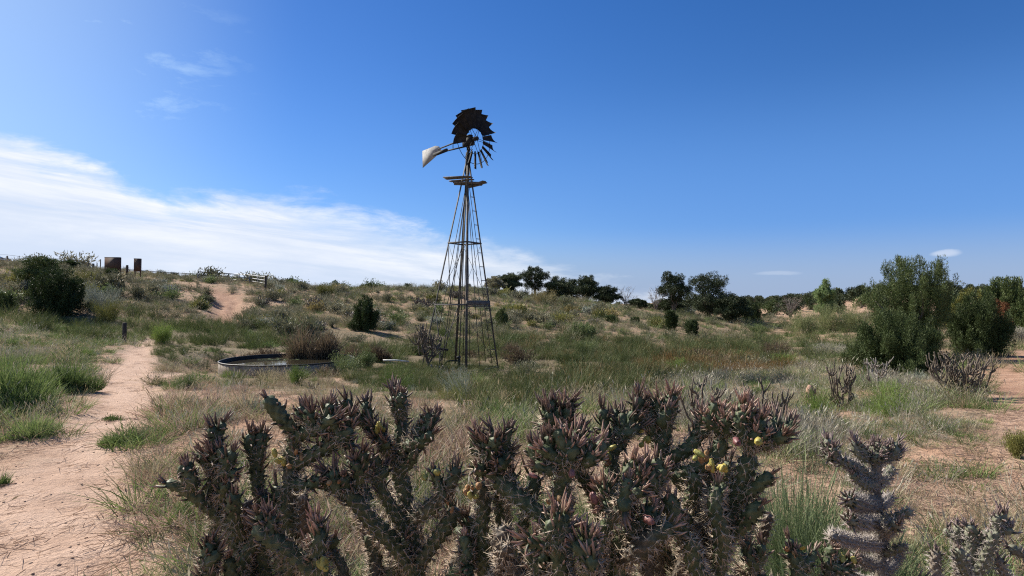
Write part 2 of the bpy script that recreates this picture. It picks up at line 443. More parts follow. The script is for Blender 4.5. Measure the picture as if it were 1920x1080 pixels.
def foliage(name, cols, transl=0.3, rough=0.65, spec=0.25, noise=0.0):
    """leaf material: every leaf its own tint out of cols, every plant a little different"""
    m, T, b, out = mat_base(name)
    geo = T.add('ShaderNodeNewGeometry'); oi = T.add('ShaderNodeObjectInfo')
    ramp = T.add('ShaderNodeValToRGB'); ramp.color_ramp.interpolation = 'LINEAR'
    el = ramp.color_ramp.elements
    while len(el) < len(cols): el.new(0.5)
    for i, c in enumerate(cols): el[i].position = i / (len(cols) - 1); el[i].color = (*c, 1)
    f = T.math('ADD', T.math('MULTIPLY', geo.outputs['Random Per Island'], 0.62), T.math('MULTIPLY', oi.outputs['Random'], 0.38))
    T.l.new(f, ramp.inputs[0])
    hs = T.add('ShaderNodeHueSaturation'); T.l.new(ramp.outputs[0], hs.inputs['Color'])
    T.put(hs.inputs['Value'], T.math('ADD', 0.78, T.math('MULTIPLY', oi.outputs['Random'], 0.44)))
    c = hs.outputs[0]
    T.l.new(c, b.inputs['Base Color']); b.inputs['Roughness'].default_value = rough
    b.inputs['Specular IOR Level'].default_value = spec
    if transl > 0:
        tr = T.add('ShaderNodeBsdfTranslucent'); T.l.new(c, tr.inputs['Color'])
        mx = T.add('ShaderNodeMixShader'); mx.inputs[0].default_value = transl
        T.l.new(b.outputs[0], mx.inputs[1]); T.l.new(tr.outputs[0], mx.inputs[2]); T.l.new(mx.outputs[0], out.inputs[0])
    return m


def surface(name, c1, c2, scale=8.0, rough=0.7, metal=0.0, bump=0.2, c3=None, spec=0.4, detail=6):
    """weathered surface: two or three colours broken up by noise, with a little relief"""
    m, T, b, out = mat_base(name)
    tc = T.add('ShaderNodeTexCoord')
    n1 = T.noise(tc.outputs['Object'], scale, detail, 0.6); n2 = T.noise(tc.outputs['Object'], scale * 4.3, 4, 0.6)
    c = T.mix(T.smooth(n1, 0.38, 0.62), c1, c2)
    if c3: c = T.mix(T.smooth(n2, 0.55, 0.68), c, c3)
    T.l.new(c, b.inputs['Base Color']); b.inputs['Metallic'].default_value = metal
    T.put(b.inputs['Roughness'], T.math('ADD', rough - 0.1, T.math('MULTIPLY', n2, 0.2)))
    b.inputs['Specular IOR Level'].default_value = spec
    if bump:
        bp = T.add('ShaderNodeBump'); bp.inputs['Strength'].default_value = bump; bp.inputs['Distance'].default_value = 0.02
        T.l.new(n2, bp.inputs['Height']); T.l.new(bp.outputs[0], b.inputs['Normal'])
    return m


def ground_material():
    m, T, b, out = mat_base('sandy_soil')
    geo = T.add('ShaderNodeNewGeometry'); P = geo.outputs['Position']
    at = lambda nm: T.add('ShaderNodeAttribute', attribute_name=nm).outputs['Fac']
    litter, path, red = at('litter'), at('path'), at('red')
    nl = T.noise(P, 0.35, 5, 0.55); nm_ = T.noise(P, 2.2, 6, 0.62); nf = T.noise(P, 17.0, 5, 0.65); ng = T.noise(P, 75.0, 3, 0.6)
    sand = T.mix(T.smooth(nm_, 0.33, 0.68), (0.30, 0.195, 0.135), (0.40, 0.275, 0.20))
    sand = T.mix(T.math('MULTIPLY', T.smooth(nl, 0.42, 0.66), 0.55), sand, (0.39, 0.23, 0.145))
    sand = T.mix(T.math('MULTIPLY', T.smooth(nf, 0.58, 0.74), 0.6), sand, (0.23, 0.15, 0.105))
    pathc = T.mix(T.smooth(nm_, 0.3, 0.7), (0.35, 0.235, 0.172), (0.45, 0.32, 0.245))
    pathc = T.mix(T.math('MULTIPLY', T.smooth(nf, 0.56, 0.70), 0.55), pathc, (0.28, 0.185, 0.13))
    lit = T.mix(T.smooth(nf, 0.36, 0.64), (0.085, 0.068, 0.042), (0.23, 0.18, 0.115))
    lit = T.mix(T.math('MULTIPLY', T.smooth(ng, 0.55, 0.75), 0.5), lit, (0.30, 0.245, 0.165))
    f = T.math('ADD', litter, T.math('MULTIPLY', T.math('SUBTRACT', nm_, 0.5), 1.7))
    f = T.smooth(T.math('ADD', f, T.math('MULTIPLY', T.math('SUBTRACT', nf, 0.5), 1.0)), 0.22, 0.72)
    c = T.mix(f, sand, lit)
    c = T.mix(path, c, pathc)
    redc = T.mix(T.smooth(nm_, 0.35, 0.68), (0.25, 0.145, 0.098), (0.37, 0.235, 0.165))
    redc = T.mix(T.math('MULTIPLY', T.smooth(nl, 0.45, 0.6), 0.4), redc, (0.22, 0.125, 0.085))
    c = T.mix(red, c, redc)
    dots = T.add('ShaderNodeTexVoronoi'); dots.inputs['Scale'].default_value = 26.0; T.l.new(P, dots.inputs['Vector'])
    peb = T.math('MULTIPLY', T.smooth(dots.outputs['Distance'], 0.28, 0.16), T.smooth(nm_, 0.48, 0.62))
    c = T.mix(T.math('MULTIPLY', peb, 0.35), c, (0.30, 0.20, 0.145))
    T.l.new(c, b.inputs['Base Color']); b.inputs['Roughness'].default_value = 0.95; b.inputs['Specular IOR Level'].default_value = 0.1
    h = T.math('ADD', T.math('MULTIPLY', nf, 0.75), T.math('MULTIPLY', ng, 0.25))
    h = T.math('ADD', h, T.math('MULTIPLY', nm_, 0.8)); h = T.math('ADD', h, T.math('MULTIPLY', peb, 0.15))
    bp = T.add('ShaderNodeBump'); bp.inputs['Strength'].default_value = 0.85; bp.inputs['Distance'].default_value = 0.05
    T.l.new(h, bp.inputs['Height']); T.l.new(bp.outputs[0], b.inputs['Normal'])
    return m


M = {
    'soil': ground_material(),
    'green': foliage('green_grass', [(.048,.078,.020),(.100,.155,.042),(.170,.220,.075),(.23,.235,.11)], .3),
    'dry': foliage('straw_grass', [(.17,.135,.075),(.27,.22,.13),(.35,.295,.19),(.19,.185,.09)], .3),
    'pink': foliage('pinkish_dry_grass', [(.21,.13,.09),(.30,.20,.145),(.38,.28,.215),(.25,.175,.115)], .3),
    'lav': foliage('grey_wispy_grass', [(.19,.165,.125),(.29,.26,.205),(.36,.33,.265),(.20,.215,.12)], .25),
    'rush': foliage('dark_rushes', [(.028,.042,.013),(.062,.084,.026),(.105,.122,.042),(.15,.14,.062)], .25),
    'rust': foliage('rusty_rushes', [(.10, .055, .02), (.17, .095, .035), (.20, .13, .055), (.10, .085, .03)], .25),
    'reed': foliage('brown_reeds', [(.05, .036, .024), (.10, .072, .048), (.16, .115, .075), (.075, .065, .032)], .25),
    'forb': foliage('leafy_green', [(.035, .065, .018), (.07, .115, .03), (.12, .17, .05), (.16, .19, .08)], .3),
    'brush': foliage('grey_green_scrub', [(.07,.072,.040),(.135,.135,.078),(.21,.20,.125),(.25,.215,.15)], .2),
    'sage': foliage('silvery_sage', [(.13,.145,.11),(.22,.24,.19),(.30,.32,.26),(.20,.20,.15)], .2),
    'bright': foliage('bright_green_shrub', [(.055, .095, .018), (.105, .165, .032), (.165, .225, .055), (.14, .16, .05)], .3),
    'mid': foliage('mid_green_shrub', [(.045,.07,.022),(.09,.125,.042),(.145,.18,.07),(.13,.135,.06)], .25),
    'gold': foliage('golden_shrub', [(.16, .13, .045), (.25, .20, .075), (.32, .26, .12), (.15, .14, .06)], .25),
    'olive': foliage('yellow_green_shrub', [(.08, .085, .02), (.14, .145, .035), (.20, .19, .06), (.13, .12, .045)], .25),
    'broom': foliage('broom_stems', [(.075,.105,.045),(.125,.165,.072),(.18,.225,.11),(.175,.18,.12)], .2),
    'twig': foliage('grey_twigs', [(.10, .08, .068), (.17, .14, .12), (.23, .195, .17)], 0),
    'juni': foliage('juniper_foliage', [(.022,.038,.011),(.048,.074,.021),(.076,.102,.033),(.100,.110,.042)], .15),
    'juni_y': foliage('yellowish_juniper_foliage', [(.05, .065, .015), (.095, .11, .024), (.15, .145, .035), (.11, .10, .03)], .15),
    'pinyon': foliage('pinyon_needles', [(.018,.028,.013),(.034,.050,.021),(.058,.075,.031),(.075,.08,.04)], .1),
    'orange': foliage('dead_orange_needles', [(.16, .07, .032), (.26, .115, .05), (.30, .16, .085)], .2),
    'poplar': foliage('poplar_leaves', [(.055, .095, .03), (.105, .16, .055), (.16, .22, .085), (.21, .26, .13)], .3),
    'tamarisk': foliage('tamarisk_foliage', [(.085, .11, .045), (.135, .16, .065), (.18, .20, .09), (.17, .165, .08)], .3),
    'bark': surface('grey_bark', (.10, .08, .065), (.19, .16, .135), 9, .9, 0, .6),
    'deadwood': surface('bleached_dead_wood', (.16, .135, .115), (.27, .24, .21), 12, .9, 0, .5),
    'cholla_dead': surface('dry_cholla_stem', (.075, .058, .045), (.17, .135, .10), 22, .9, 0, .8, (.24, .20, .15)),
    'steel': surface('weathered_galvanised_steel', (.050, .048, .047), (.095, .092, .090), 6, .75, .0, .1, (.075, .070, .066), spec=.25),
    'darksteel': surface('dull_dark_steel', (.016, .017, .019), (.032, .033, .035), 7, .75, .0, .1, (.030, .028, .027), spec=.15),
    'vane': surface('pale_galvanised_sheet', (.26, .258, .255), (.33, .328, .325), 4, .95, .0, 0, (.20, .195, .19), spec=.05),
    'oldwood': surface('weathered_timber', (.075, .066, .058), (.15, .135, .122), 10, .9, 0, .6, (.20, .185, .17)),
    'darkpost': surface('dark_weathered_post', (.035, .028, .024), (.075, .06, .05), 14, .9, 0, .5),
    'rustpanel': surface('rust_brown_panel', (.062, .034, .024), (.088, .052, .036), 3, .8, 0, .15, (.048, .036, .03)),
    'concrete': surface('stained_tank_steel', (.15, .125, .10), (.27, .235, .195), 5, .85, 0, .4, (.085, .065, .05), spec=.15),
    'tankin': surface('black_tank_liner', (.012, .012, .013), (.03, .028, .026), 6, .55, 0, .2),
    'gatepipe': surface('grey_gate_pipe', (.09, .10, .115), (.14, .15, .17), 6, .5, .3, .05),
    'wire': surface('fence_wire', (.14, .13, .12), (.22, .2, .19), 9, .6, .5, .0),
    'carpaint': surface('dark_car_paint', (.012, .013, .018), (.018, .02, .026), 2, .3, .2, 0, spec=.6),
    'glass': surface('pale_car_glass', (.30, .36, .44), (.36, .42, .50), 2, .08, .0, 0, spec=.8),
    'rubber': surface('black_rubber', (.012, .012, .012), (.022, .022, .022), 20, .9, 0, .1),
    'rock': surface('tan_boulder', (.30, .20, .135), (.42, .30, .215), 3, .95, 0, .6, (.24, .16, .11)),
    'pvc': surface('white_pipe', (.50, .49, .47), (.62, .61, .59), 5, .5, 0, .05),
}


def water_material():
    m, T, b, out = mat_base('tank_water')
    tc = T.add('ShaderNodeTexCoord')
    b.inputs['Base Color'].default_value = (.035, .030, .020, 1); b.inputs['Roughness'].default_value = 0.03
    b.inputs['Specular IOR Level'].default_value = 0.7
    n = T.noise(tc.outputs['Object'], 2.0, 2, 0.5)
    bp = T.add('ShaderNodeBump'); bp.inputs['Strength'].default_value = 0.05; bp.inputs['Distance'].default_value = 0.03
    T.l.new(n, bp.inputs['Height']); T.l.new(bp.outputs[0], b.inputs['Normal'])
    return m


M['water'] = water_material()


# ------------------------------------------------------------------ ground
def build_ground():
    fan = np.concatenate([np.linspace(-180, -58, 44, endpoint=False), np.linspace(-58, 58, 660, endpoint=False), np.linspace(58, 180, 44, endpoint=False)])
    rad = np.concatenate([np.exp(np.linspace(math.log(0.35), math.log(110), 330)), np.exp(np.linspace(math.log(113), math.log(3600), 70))])
    A, R = np.meshgrid(np.radians(fan), rad, indexing='xy')
    x = (R * np.sin(A)); y = (R * np.cos(A)); z = hgt(x, y)
    p, r, k = path_mask(x, y)
    zi = zones(x, y, z); lit = np.full(zi.shape, DEFAULT[2])
    for i, zn in enumerate(ZONES): lit[zi == i] = zn[4]
    lit[y < 1] = .2
    lit = _blur(lit, 2, 0)
    n, m = x.shape
    V = np.stack([x, y, z], -1).reshape(-1, 3)
    Q = grid_quads(n, m)
    Q = Q[:, ::-1]
    fm = lambda q: q.reshape(-1)[Q].mean(1)
    fp, fr, fR = fm(p), fm(r), fm(R)
    sets = {'dirt_path': fp > .5, 'dirt_road': (fr > .5) & (fp <= .5)}
    sets['hills'] = (fR > 170) & ~sets['dirt_path'] & ~sets['dirt_road']
    sets['ground'] = ~(sets['dirt_path'] | sets['dirt_road'] | sets['hills'])
    path = np.clip(p, 0, 1); red = np.clip(r + k * .9, 0, 1)
    # the small disc under the tripod point
    for nm, sel in sets.items():
        q = Q[sel]; used, inv = np.unique(q.ravel(), return_inverse=True)
        vv = V[used]; at = {'litter': lit.reshape(-1)[used], 'path': path.reshape(-1)[used], 'red': red.reshape(-1)[used]}
        tri = None; qq = inv.reshape(-1, 4)
        if nm == 'ground':
            c = len(vv); vv = np.vstack([vv, (0, 0, hgt(0.0, 0.0))])
            at = {kk: np.append(a_, .3 if kk == 'litter' else 0) for kk, a_ in at.items()}
            idx = np.searchsorted(used, np.arange(m)); tri = np.stack([np.full(m, c), np.roll(idx, -1), idx], 1)
        o = link(nm, mesh_np(nm, vv, qq, tri, True, at), M['soil'])
        tag(o, kind='structure')


build_ground()


# ------------------------------------------------------------------ scattered cover that nobody could count (grasses, rushes, litter)
def hidden_collection(name, meshes, mat):
    c = bpy.data.collections.new(name)
    for i, me in enumerate(meshes):
        me.materials.append(mat); o = bpy.data.objects.new('%s_%02d' % (name, i), me); c.objects.link(o)
    return c


def scatter(name, P, S, coll, nvar, label, cat, r, tilt=0.12):
    n = len(P); me = bpy.data.meshes.new(name); me.vertices.add(n); me.vertices.foreach_set('co', np.asarray(P, np.float32).ravel())
    rot = np.stack([r.normal(0, tilt, n), r.normal(0, tilt, n), r.uniform(0, 6.283, n)], 1).astype(np.float32)
    at = me.attributes.new('rot', 'FLOAT_VECTOR', 'POINT'); at.data.foreach_set('vector', rot.ravel())
    at = me.attributes.new('scl', 'FLOAT', 'POINT'); at.data.foreach_set('value', np.asarray(S, np.float32))
    at = me.attributes.new('idx', 'INT', 'POINT'); at.data.foreach_set('value', r.integers(0, nvar, n).astype(np.int32))
    o = link(name, me, None); tag(o, label, cat, None, 'stuff')
    ng = bpy.data.node_groups.new(name + '_spread', 'GeometryNodeTree')
    ng.interface.new_socket('Geometry', in_out='INPUT', socket_type='NodeSocketGeometry')
    ng.interface.new_socket('Geometry', in_out='OUTPUT', socket_type='NodeSocketGeometry')
    N = ng.nodes; Lk = ng.links
    gi = N.new('NodeGroupInput'); go = N.new('NodeGroupOutput'); ip = N.new('GeometryNodeInstanceOnPoints'); ci = N.new('GeometryNodeCollectionInfo')
    ci.inputs['Collection'].default_value = coll; ci.inputs['Separate Children'].default_value = True; ci.inputs['Reset Children'].default_value = True
    def named(nm, ty):
        q = N.new('GeometryNodeInputNamedAttribute'); q.data_type = ty; q.inputs['Name'].default_value = nm
        return [s for s in q.outputs if s.enabled and s.name == 'Attribute'][0]
    Lk.new(gi.outputs[0], ip.inputs['Points']); Lk.new(ci.outputs[0], ip.inputs['Instance']); ip.inputs['Pick Instance'].default_value = True
    Lk.new(named('idx', 'INT'), ip.inputs['Instance Index']); Lk.new(named('scl', 'FLOAT'), ip.inputs['Scale'])
    e2r = N.new('FunctionNodeEulerToRotation'); Lk.new(named('rot', 'FLOAT_VECTOR'), e2r.inputs[0]); Lk.new(e2r.outputs[0], ip.inputs['Rotation'])
    Lk.new(ip.outputs[0], go.inputs[0])
    md = o.modifiers.new('spread', 'NODES'); md.node_group = ng
    return o


def tuft(seed, n, h, spread, lean, w, bend, segs=2, hv=.35, heads=0):
    r = np.random.default_rng(seed)
    ang = r.uniform(0, 6.283, n); rr = spread * np.sqrt(r.uniform(0, 1, n))
    B = np.stack([np.cos(ang) * rr, np.sin(ang) * rr, np.full(n, -.015)], 1)
    a2 = ang + r.normal(0, .8, n); ln = np.abs(r.normal(0, lean, n)) + lean * .3
    D = unit(np.stack([np.cos(a2) * ln, np.sin(a2) * ln, np.ones(n)], 1))
    L = h * (1 - hv + hv * 2 * r.uniform(0, 1, n) ** 1.2) * .8
    V, Q = ribbons(B, D, L, w * r.uniform(.6, 1.3, n), bend * r.uniform(.3, 1.6, n), r, segs)
    if heads:
        k = r.choice(n, heads, replace=False)
        m = 2 * (segs + 1); tips = V.reshape(n, m, 3)[k][:, -2:].mean(1)
        D2 = unit(D[k] + r.normal(0, .25, (heads, 3)))
        V2, Q2 = leaves(tips - D2 * .02, D2, r.uniform(.04, .08, heads), .009, r)
        Q = np.vstack([Q, Q2 + len(V)]); V = np.vstack([V, V2])
    return mesh_np('tuft', V, Q)


def lowbrush(seed, h, rad, nst, nleaf, lsize):
    """twiggy little bush"""
    r = np.random.default_rng(seed)
    d = unit(np.stack([r.normal(0, 1, nst), r.normal(0, 1, nst), np.abs(r.normal(0, .8, nst)) + .25], 1))
    L = r.uniform(.65, 1.05, nst)
    tip = d * L[:, None] * np.array((rad, rad, h))
    B = np.stack([r.normal(0, rad * .12, nst), r.normal(0, rad * .12, nst), np.full(nst, -.03)], 1)
    dd = unit(tip - B); V, Q = ribbons(B, dd, np.linalg.norm(tip - B, axis=1), .008, .05, r, 2, .5)
    k = r.integers(0, nst, nleaf); f = r.uniform(.35, 1.05, nleaf)[:, None]
    P = B[k] * (1 - f) + tip[k] * f + r.normal(0, .05 * rad, (nleaf, 3))
    P[:, 2] = np.maximum(P[:, 2], 0.0)
    D = unit(dd[k] * .7 + r.normal(0, .55, (nleaf, 3)) + np.array((0, 0, .35)))
    V2, Q2 = leaves(P, D, lsize * r.uniform(.6, 1.4, nleaf), lsize * .30, r)
    return mesh_np('brush', np.vstack([V, V2]), np.vstack([Q, Q2 + len(V)]))


def build_cover():
    r = np.random.default_rng(21)
    # candidate points: about even on the picture, thinning out with distance on the land
    bands = [(1.9, 4, 85), (4, 8, 62), (8, 14, 40), (14, 26, 26), (26, 45, 12), (45, 95, 4.2)]
    P = []
    for y0, y1, den in bands:
        n = int(den * 0.98 * (y1 * y1 - y0 * y0))
        y = np.sqrt(r.uniform(y0 * y0, y1 * y1, n)); x = y * r.uniform(-.98, .98, n); P.append(np.stack([x, y], 1))
    # some cover beside and behind the view
    n = 2600; P.append(np.stack([r.uniform(-16, 16, n), r.uniform(-6, 2, n)], 1))
    P = np.vstack(P); x, y = P.T; z = hgt(x, y)
    p, q, k = path_mask(x, y); pm = np.clip(p + q + k * .8, 0, 1)
    zi = zones(x, y, z)
    Wt = np.tile(np.array(DEFAULT[0]), (len(x), 1)); den = np.full(len(x), DEFAULT[1])
    for i, zn in enumerate(ZONES):
        s = zi == i; Wt[s] = zn[2]; den[s] = zn[3]
    patch = fbm(x / 1.1, y / 1.1, 71, 3); patch2 = fbm(x / 3.5, y / 3.5, 77, 3)
    keep = r.uniform(0, 1, len(x)) < np.clip(den * (.60 + patch * 2.0 + patch2 * .8), .02, 1.0)
    keep &= r.uniform(0, 1, len(x)) > pm * 1.4
    tk = TANK; keep &= np.hypot((x - tk[0]), (y - tk[1])) > tk[2] + .05
    keep &= np.hypot(x, y) > 1.5
    # clumpy choice of kind: neighbours tend to be alike
    g = -np.log(np.clip(r.uniform(0, 1, Wt.shape), 1e-9, 1)) 
    clump = np.stack([np.exp(2.6 * fbm(x / 1.6, y / 1.6, 100 + 9 * i, 3)) for i in range(len(KINDS))], 1)
    kind = np.argmin(g / (Wt * clump + 1e-6), 1)
    size = 1 + .35 * r.normal(0, 1, len(x)); size = np.clip(size * (1 + .75 * fbm(x / 1.3, y / 1.3, 61, 3) + .35 * fbm(x / 5.0, y / 5.0, 62, 2)), .42, 2.1)
    far = np.clip(y / 30, .0, 2.0); size *= (.82 + .38 * far)
    low = ((zi == 4) & (y < 27.5)) | (np.hypot((x + 2.0) * 1.2, y - 23.0) < 5.2) | (np.hypot(x + 9.2, y - 35) < 4.5) | (np.hypot(x - TANK[0], y - TANK[1]) < TANK[2] + 2.2) & (y < TANK[1]); size[low] *= .44; near = (y > 11) & (y < 18) & (x > -5.6) & (x < .5); size[near] *= .72
    defs = {
        'green': ([tuft(100 + i, 60, .25, .11, .55, .0062, .35) for i in range(5)], 'green_grass', 'short green grass growing in patches over the sandy ground', 'grass', 1.0),
        'dry': ([tuft(120 + i, 48, .31, .09, .42, .0052, .3, 2, .4, 18) for i in range(5)], 'straw_grass', 'straw coloured dry grass standing among the green', 'grass', 1.0),
        'pink': ([tuft(140 + i, 46, .17, .12, .75, .0050, .4, 2, .4, 8) for i in range(5)], 'pinkish_grass', 'low pinkish dry grass mat beside the path', 'grass', 1.0),
        'lav': ([tuft(160 + i, 38, .29, .11, .38, .0046, .18, 2, .4, 16) for i in range(5)], 'grey_grass', 'grey wispy seeding grass on the near right slope', 'grass', 1.0),
        'rush': ([tuft(180 + i, 62, .50, .14, .28, .0080, .22, 2, .35, 6) for i in range(5)], 'rushes', 'dark olive rushes filling the damp hollow round the windmill', 'rushes', 1.0),
        'rust': ([tuft(200 + i, 55, .42, .14, .30, .0080, .25, 2, .35, 14) for i in range(4)], 'rusty_rushes', 'rust tinted rushes along the near side of the hollow', 'rushes', 1.0),
        'forb': ([lowbrush(220 + i, .18, .20, 30, 300, .032) for i in range(4)], 'leafy_weeds', 'low leafy green weeds growing by the path and tank', 'weeds', 1.0),
        'brush': ([lowbrush(240 + i, .30, .27, 40, 230, .040) for i in range(5)], 'ground_scrub', 'small grey green scrub plants dotting the hillside sand', 'scrub', 1.0),
    }
    matkey = {'rush': 'rush'}
    for i, kn in enumerate(KINDS):
        s = keep & (kind == i)
        if not s.any(): continue
        ms, nm, lab, cat, sc = defs[kn]
        coll = hidden_collection(nm + '_kinds', ms, M[kn])
        scatter(nm, np.stack([x[s], y[s], z[s] - .01], 1), size[s] * sc, coll, len(ms), lab, cat, r)
    # dead stalks and twigs lying on the bare sand, and pebbles
    n = 5200; yy = np.exp(r.uniform(math.log(2.0), math.log(24), n)); xx = yy * r.uniform(-.95, .95, n)
    pm = np.clip(sum(path_mask(xx, yy)), 0, 1); kp = (r.uniform(0, 1, n) > pm * .75) & (np.hypot(xx - tk[0], yy - tk[1]) > tk[2] + .1)
    xx, yy = xx[kp], yy[kp]
    def straw(seed):
        q = np.random.default_rng(seed); m = 14
        B = np.stack([q.normal(0, .10, m), q.normal(0, .10, m), q.uniform(.002, .02, m)], 1); D = unit(np.stack([q.normal(0, 1, m), q.normal(0, 1, m), q.normal(.05, .12, m)], 1))
        V, Q = ribbons(B, D, q.uniform(.05, .20, m), .0045, 0.05, q, 2, .5); return mesh_np('straw', V, Q)
    c = hidden_collection('litter_kinds', [straw(300 + i) for i in range(5)], M['pink'])
    scatter('dry_litter', np.stack([xx, yy, hgt(xx, yy)], 1), r.uniform(.6, 1.4, len(xx)), c, 5, 'dead stalks and straw lying on the bare sand', 'litter', r, .03)
    n = 2600; yy = np.exp(r.uniform(math.log(2.2), math.log(22), n)); xx = yy * r.uniform(-.95, .95, n)
    def peb(seed):
        q = np.random.default_rng(seed); V = []; 
        th = np.arange(6) / 6 * 6.283; R1 = q.uniform(.7, 1.2, 6); R2 = q.uniform(.5, .8, 6)
        V = [(0, 0, -.4)] + [(math.cos(t) * a_, math.sin(t) * a_, 0) for t, a_ in zip(th, R1)] + [(math.cos(t) * a_, math.sin(t) * a_, .5) for t, a_ in zip(th, R2)] + [(0, 0, .7)]
        T_ = [(0, 1 + (k + 1) % 6, 1 + k) for k in range(6)] + [(13, 7 + k, 7 + (k + 1) % 6) for k in range(6)]
        Q_ = [(1 + k, 1 + (k + 1) % 6, 7 + (k + 1) % 6, 7 + k) for k in range(6)]
        return mesh_np('pebble', np.array(V) * .0075, Q_, T_)
    c = hidden_collection('pebble_kinds', [peb(330 + i) for i in range(4)], M['rock'])
    scatter('pebbles', np.stack([xx, yy, hgt(xx, yy)], 1), r.uniform(.4, 1.7, n) ** 1.4, c, 4, 'small tan pebbles strewn over the path and sand', 'gravel', r, .2)


build_cover()


# ------------------------------------------------------------------ shrubs and trees
def at(u, Y):
    x = (u - UC) / F * Y; return np.array((x, Y, float(hgt(x, Y))))


def ztop(v, Y): return EYE + (VH - v) / F * Y


def bush_mesh(seed, h, rad, nst=260, nleaf=2600, lsize=.05, upright=.4, lw=.22, clumps=9):
    """a shrub: many stems from the base into a lumpy rounded crown, leaves along their outer halves"""
    r = np.random.default_rng(seed)
    ca = r.uniform(0, 6.283, clumps); cr = np.sqrt(r.uniform(0, 1, clumps)) * rad * .72; ch = h * (1.02 - .42 * (cr / rad) ** 1.5) * r.uniform(.72, 1.0, clumps)
    cs = r.uniform(.25, .42, clumps) * rad
    k = r.integers(0, clumps, nst)
    tip = np.stack([np.cos(ca[k]) * cr[k], np.sin(ca[k]) * cr[k], ch[k]], 1)
    dv = unit(r.normal(size=(nst, 3))) * np.cbrt(r.uniform(.1, 1, nst))[:, None]
    tip += dv * np.stack([cs[k], cs[k], cs[k] * (.9 + upright)], 1); tip[:, 2] = np.clip(tip[:, 2] - cs[k] * .35, h * .08, h * 1.03)
    B = np.stack([r.normal(0, rad * .16, nst), r.normal(0, rad * .16, nst), np.full(nst, -.06)], 1)
    dd = unit(tip - B); L = np.linalg.norm(tip - B, axis=1)
    V, Q = ribbons(B, dd, L, lsize * .16, -.04, r, 2, .45)
    j = r.integers(0, nst, nleaf); f = r.uniform(.25, 1.0, nleaf) ** .55
    P = B[j] + dd[j] * (L[j] * f)[:, None] + r.normal(0, lsize * .9, (nleaf, 3)); P[:, 2] = np.maximum(P[:, 2], .01)
    D = unit(dd[j] * (.5 + upright) + r.normal(0, .5, (nleaf, 3)) + np.array((0, 0, upright)))
    V2, Q2 = leaves(P, D, lsize * r.uniform(.6, 1.5, nleaf), lsize * lw, r)
    return mesh_np('bush', np.vstack([V, V2]), np.vstack([Q, Q2 + len(V)]))


def bunch_mesh(seed, h, rad, n=1500, w=.006, lobes=7):
    """bunch of fine stems: several uneven tussocks grown together, ragged at the rim"""
    r = np.random.default_rng(seed)
    la = r.uniform(0, 6.283, lobes); lr = np.sqrt(r.uniform(0, 1, lobes)) * rad * .72; lc = np.stack([np.cos(la) * lr, np.sin(la) * lr], 1); lc[0] = 0
    ls = r.uniform(.28, .55, lobes) * rad; lh = h * r.uniform(.42, 1.0, lobes) * (1 - .35 * lr / rad); lh[0] = h
    k = r.choice(lobes, n, p=ls / ls.sum())
    ang = r.uniform(0, 6.283, n); rr = np.sqrt(r.uniform(0, 1, n)) * r.choice((1.0, 1.0, 1.25), n)
    B = np.stack([lc[k, 0] + np.cos(ang) * rr * ls[k] * .62, lc[k, 1] + np.sin(ang) * rr * ls[k] * .62, np.full(n, -.03)], 1)
    lean = rr * np.minimum(ls[k] / lh[k], .9) * .85
    D = unit(np.stack([np.cos(ang) * lean + r.normal(0, .20, n), np.sin(ang) * lean + r.normal(0, .20, n), np.ones(n)], 1))
    L = lh[k] * (1.05 - .40 * rr ** 2) * r.uniform(.4, 1.12, n)
    V, Q = ribbons(B, D, L, w * r.uniform(.7, 1.3, n), .16 * r.uniform(-.4, 1.6, n), r, 3, .3)
    m = n // 2; j = r.integers(0, n, m); f = r.uniform(.45, .95, m)
    P = B[j] + D[j] * (L[j] * f)[:, None]; D2 = unit(D[j] + r.normal(0, .35, (m, 3)))
    V2, Q2 = leaves(P, D2, L[j] * r.uniform(.15, .35, m), w * 1.0, r)
    return mesh_np('bunch', np.vstack([V, V2]), np.vstack([Q, Q2 + len(V)]))


def crown_np(C, R, r, per, ll, lw, up=.5, shell=.45):
    """leaf blades filling a set of ellipsoid clumps (centres C, radii R), denser near their skins"""
    n = len(C) * per; k = np.repeat(np.arange(len(C)), per)
    d = unit(r.normal(size=(n, 3))); f = (shell + (1 - shell) * r.uniform(0, 1, n) ** .6)[:, None]
    P = C[k] + d * R[k] * f
    D = unit(d * .8 + np.array((0, 0, up)) + r.normal(0, .45, (n, 3)))
    return leaves(P, D, ll * r.uniform(.6, 1.4, n), lw * r.uniform(.7, 1.3, n), r)


def limbs(mb, tips, base, r, rb, h, fork=.35, sides=6):
    """trunk and limbs reaching out to crown clumps"""
    for tp in tips:
        f = r.uniform(.12, .45); mid = np.array((base[0] + (tp[0] - base[0]) * f * .5, base[1] + (tp[1] - base[1]) * f * .5, tp[2] * (f + .12)))
        b0 = np.array((base[0] + r.normal(0, rb * .8), base[1] + r.normal(0, rb * .8), -.12))
        P = np.array([b0, mid, (mid + tp) / 2 + r.normal(0, .04 * h, 3), tp]); q = np.linspace(0, 1, 7)
        S = np.array([np.interp(q, [0, .33, .66, 1], P[:, i]) for i in range(3)]).T
        S[1:-1] += r.normal(0, .01 * h, (5, 3))
        mb.tube(S, np.linspace(rb * r.uniform(.55, 1), rb * .14, 7), sides)


